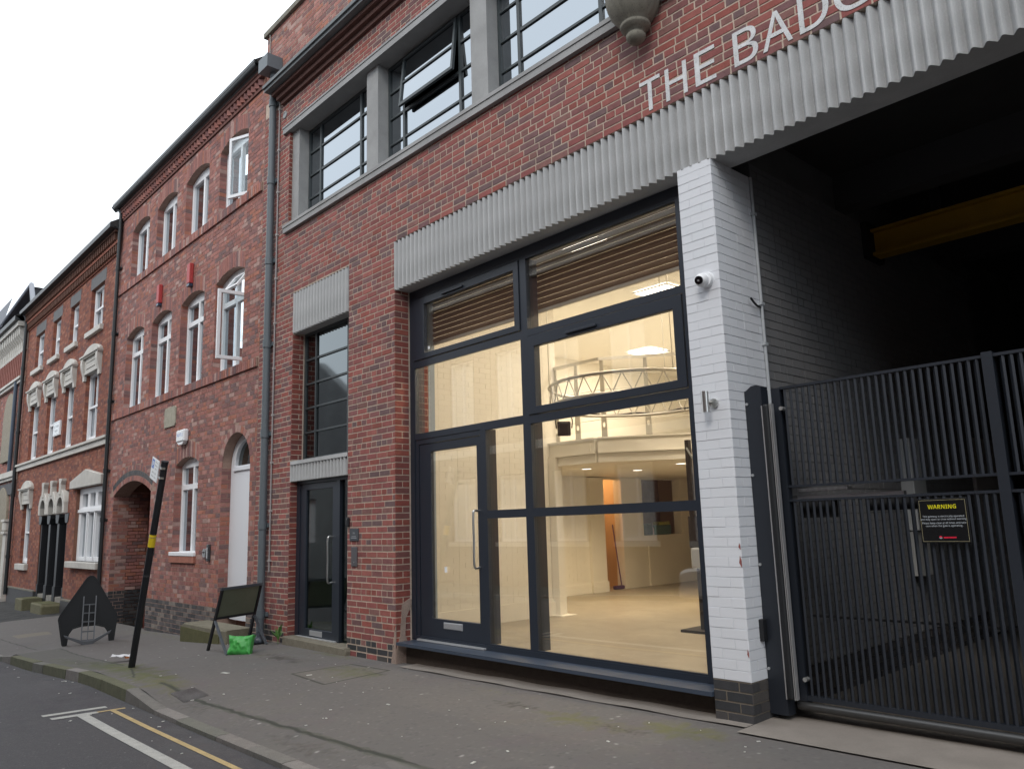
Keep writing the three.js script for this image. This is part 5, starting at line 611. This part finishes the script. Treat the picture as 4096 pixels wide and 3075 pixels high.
{ const b = thing('green_bag', 'crumpled bright green bag slumped under the A board', 'bag', null, [-10.30, -.035, .78]); const g = new THREE.BoxGeometry(.40, .29, .16, 22, 16, 8), p = g.attributes.position; for (let i = 0; i < p.count; i++) { let x = p.getX(i), y = p.getY(i), z = p.getZ(i); const u = x / .2, v = y / .145, pin = 1 - .55 * Math.pow(Math.max(Math.abs(u), Math.abs(v)), 4); z *= pin; x *= 1 - .10 * (1 - v * v) + .04 * v; y *= 1 - .12 * (1 - u * u) * (v > 0 ? 1 : .1); const n = fbm(x * 9 + 20, y * 9 + 20, 64, 4, 3) - .5, m = Math.abs(Math.sin(x * 26 + y * 17 + n * 7)); z += (n * .05 + .012 * m) * Math.sign(z || 1); y += (fbm(x * 7 + 9, z * 7 + 5, 64, 8, 2) - .5) * .03; p.setXYZ(i, x, y + .145, z); } g.computeVertexNormals(); const o = obj('bag', g.rotateX(-.25), new THREE.MeshPhysicalMaterial({ color: lin(.06, .36, .07), roughness: .38, bumpMap: sB, bumpScale: .01 }), b); b.rotation.y = .75; b.scale.set(.82, .84, 1.0);
  const w = thing('weed', 'small green weed growing beside the side door step', 'plant', null, [-10.60, -.01, .10]); const mL = new THREE.MeshPhysicalMaterial({ color: lin(.10, .22, .05), roughness: .7, side: THREE.DoubleSide }); const r = rng(5); for (let i = 0; i < 9; i++) { const a = i * 2.4, l = .10 + .10 * r(), s = new THREE.Shape(); s.moveTo(0, 0); s.quadraticCurveTo(l * .25, l * .4, 0, l); s.quadraticCurveTo(-l * .25, l * .4, 0, 0); obj('leaf', new THREE.ShapeGeometry(s, 5).rotateX(-.9 + .8 * r()).rotateY(a).translate(0, .02 + .12 * r(), 0), mL, w); } obj('stem', tube([V(0, 0, 0), V(.01, .1, .01), V(.02, .2, 0)], .005, 8, 5), mL, w);
  const h = thing('dropped_helmet', 'dark rounded bundle lying at the foot of the drain pipe', 'bundle', null, [-11.05, -.02, .20]); const hg = new THREE.SphereGeometry(.13, 20, 14), hp = hg.attributes.position; for (let i = 0; i < hp.count; i++) { const y = hp.getY(i); hp.setXYZ(i, hp.getX(i) * 1.25, Math.max(-.03, y) * .75 + .03, hp.getZ(i) * .9); } hg.computeVertexNormals(); obj('shell', hg, mat([.05, .06, .075], .3), h); obj('strap', tube([V(-.16, .03, .02), V(-.26, .07, .05), V(-.34, .04, .02)], .012, 12, 6), M.black, h);
  const pp = thing('litter_wrapper', 'crumpled white paper wrapper beside the leaning sign post', 'litter', null, [-11.55, -.055, 1.86]); const wg = new THREE.PlaneGeometry(.26, .13, 8, 4).rotateX(-Math.PI / 2), wp = wg.attributes.position; for (let i = 0; i < wp.count; i++) wp.setY(i, .012 + .035 * hash2(i, 2, 9)); wg.computeVertexNormals(); obj('wrapper', wg.rotateY(.9), mat([.70, .69, .70], .7, { side: THREE.DoubleSide }), pp); obj('scrap', bx(.08, .13, .0, .02, -.06, -.02), mat([.5, .16, .05], .7), pp);
  const sc = []; const rr = rng(99); for (let i = 0; i < 60; i++) { const x = -12.5 + rr() * 11, z = .3 + rr() * 1.9, l = .004 + .016 * rr() * rr(); sc.push(new THREE.BoxGeometry(l * 1.8, .004, l).rotateY(rr() * 3).translate(x, paveY(x, z) + .003, z)); } for (const [x, z, l] of [[-9.15, 1.45, .11], [-8.15, .93, .06], [-8.35, 2.12, .035], [-6.2, 1.2, .04], [-4.35, 1.75, .05]]) sc.push(new THREE.BoxGeometry(l, .005, l * .4).rotateY(x).translate(x, paveY(x, z) + .004, z)); for (let i = 0; i < 26; i++) { const x = -15 + rr() * 9, z = 2.54 + rr() * rr() * .8, l = .005 + .016 * rr(); sc.push(new THREE.BoxGeometry(l * 1.8, .004, l).rotateY(rr() * 3).translate(x, roadY(x, z) + .006, z)); } const lt = tag(obj('litter_scraps', sc, mat([.55, .54, .50], .8)), 'tiny pale scraps of litter scattered over pavement and gutter', 'litter'); lt.userData.kind = 'stuff';
  const pv = struct('broken_glass_patch', sheet(-8.75, -8.35, 1.95, 2.2, 4, 3, (x, z) => paveY(x, z) + .004), mat([.30, .31, .31], .35, { map: kC })); }
// ---------------------------------------------------------------- the other side of the street (mirrored in the glass, shades the road)
const opp = thing('opposite_warehouse', 'brown brick warehouse with white windows across the street behind the viewer', 'building');
{ const hp = (n, g, m) => obj(n, g, m, opp), z = 10.3, X0 = -24, X1 = -7.65, wx = []; for (let x = X0 + 1.1; x < X1 - 1.5; x += 2.35) wx.push([x, x + 1.25]);
  const holes = wx.flatMap(([a, b]) => [rect(a, b, 1.0, 3.0), rect(a, b, 4.6, 6.9)]); hp('wall', poly(rect(X0, X1, -.6, 9.5), holes, .35, z), mat([.17, .085, .065], .95, { map: gC, bumpMap: gB, bumpScale: .004 }));
  for (const [a, b] of wx) for (const [y0, y1] of [[1.0, 3.0], [4.6, 6.9]]) { const w = hp('window', poly(rect(a, b, y0, y1), [rect(a + .08, (a + b) / 2 - .03, y0 + .08, y1 - .08), rect((a + b) / 2 + .03, b - .08, y0 + .08, y1 - .08)], .06, z + .1), M.whitePaint); obj('blind', bx(a + .05, b - .05, y0 + .05, y1 - .05, z + .17, z + .18), mat([.62, .62, .58], .8), w); hp('window_sill', bx(a - .1, b + .1, y0 - .14, y0 - .01, z - .08, z + .1), M.cream); }
  hp('string_course', bx(X0, X1, 3.7, 3.95, z - .08, z), M.cream); hp('cornice', [bx(X0, X1, 8.95, 9.2, z - .12, z), bx(X0, X1, 9.2, 9.4, z - .25, z)], M.cream); hp('gutter', bx(X0, X1, 9.42, 9.55, z - .3, z - .1), M.pipeBlack); hp('roof', poly([[z - .2, 9.5], [z + 5, 11.9], [z + 5, 11.7], [z, 9.3]], [], X1 - X0, 0).rotateY(-Math.PI / 2).translate(X1, 0, 0), M.slate);
  const g2 = thing('opposite_gable', 'pale rendered gabled house across the street at the far left', 'building'); obj('wall', poly([[-42, -1], [-26, -1], [-26, 6], [-30, 8.6], [-34, 6], [-42, 6]], [rect(-31, -29.6, 1, 2.8), rect(-31, -29.6, 4, 5.6), rect(-35, -33.6, 1, 2.8)], .4, z + .2), mat([.42, .43, .44], .9, { map: sC }), g2); obj('window', [bx(-31, -29.6, 1, 2.8, z + .4, z + .5), bx(-31, -29.6, 4, 5.6, z + .4, z + .5), bx(-35, -33.6, 1, 2.8, z + .4, z + .5)], M.whitePaint, g2); }
{ const t = thing('opposite_workshop', 'dark brick workshop block across the street facing the gateway', 'building'), z = 10.25, hp = (n, g, m) => obj(n, g, m, t), wx = []; for (let x = -6.6; x < 15; x += 2.6) wx.push(x);
  hp('wall', poly(rect(-7.6, 16, -.6, 8.4), wx.flatMap(x => [0, 1].map(k => rect(x, x + 1.5, 1.1 + 3.4 * k, 3.2 + 3.4 * k))), .4, z), mat([.15, .075, .06], .95, { map: gC, bumpMap: gB, bumpScale: .004 }));
  for (const x of wx) for (let k = 0; k < 2; k++) { const y = 1.1 + 3.4 * k, w = hp('window', poly(rect(x, x + 1.5, y, y + 2.1), [rect(x + .07, x + .72, y + .07, y + 2.03), rect(x + .78, x + 1.43, y + .07, y + 2.03)], .06, z + .12), M.steelFrame); obj('pane', bx(x + .05, x + 1.45, y + .05, y + 2.05, z + .14, z + .15), mat([.10, .11, .12], .05, { metalness: .6 }), w); hp('window_sill', bx(x - .1, x + 1.6, y - .13, y - .01, z - .08, z + .1), M.concrete); }
  hp('parapet', bx(-7.7, 16.1, 8.4, 8.6, z - .1, z + .5), M.concrete); hp('side_wall', bx(-7.6, -7.2, -.6, 8.4, z + .4, z + 12), mat([.15, .075, .06], .95)); }
// parked white car mirrored in the shop window
const car = thing('parked_car', 'white saloon car parked across the street behind the viewer', 'car', null, [-6.6, -.17, 7.15]);
{ const side = [[-2.15, .28], [-2.2, .55], [-2.1, .78], [-1.25, .92], [-.55, 1.38], [.75, 1.42], [1.55, 1.0], [2.1, .93], [2.2, .6], [2.15, .28]]; const sp = new THREE.SplineCurve(side.map(p => new THREE.Vector2(...p))).getPoints(60); obj('body', poly([...sp.map(p => [p.x, p.y])], [], 1.7, -.85, .06), mat([.78, .79, .80], .18), car);
  for (const s of [-1, 1]) { obj('side_glass', poly([[-1.05, .95], [-.5, 1.30], [.68, 1.34], [1.25, 1.0]], [], .02, s > 0 ? .84 : -.86), M.dark, car); for (const x of [-1.35, 1.35]) { const w = obj('wheel', new THREE.CylinderGeometry(.31, .31, .2, 28).rotateX(Math.PI / 2).translate(x, .31, s * .78), M.dark, car); obj('rim', new THREE.CylinderGeometry(.2, .2, .21, 20).rotateX(Math.PI / 2).translate(x, .31, s * .78), M.alu, w); } obj('headlight', rbx(-2.17, -2.0, .60, .74, s * .62 - .14, s * .62 + .14, .03), mat([.7, .7, .72], .1), car); obj('tail_light', rbx(2.05, 2.18, .68, .84, s * .62 - .13, s * .62 + .13, .03), M.red, car); }
  obj('bumper', [rbx(-2.24, -2.1, .28, .5, -.8, .8, .04), rbx(2.1, 2.24, .28, .5, -.8, .8, .04)], mat([.70, .71, .72], .3), car); }
renderer.render(scene, camera);
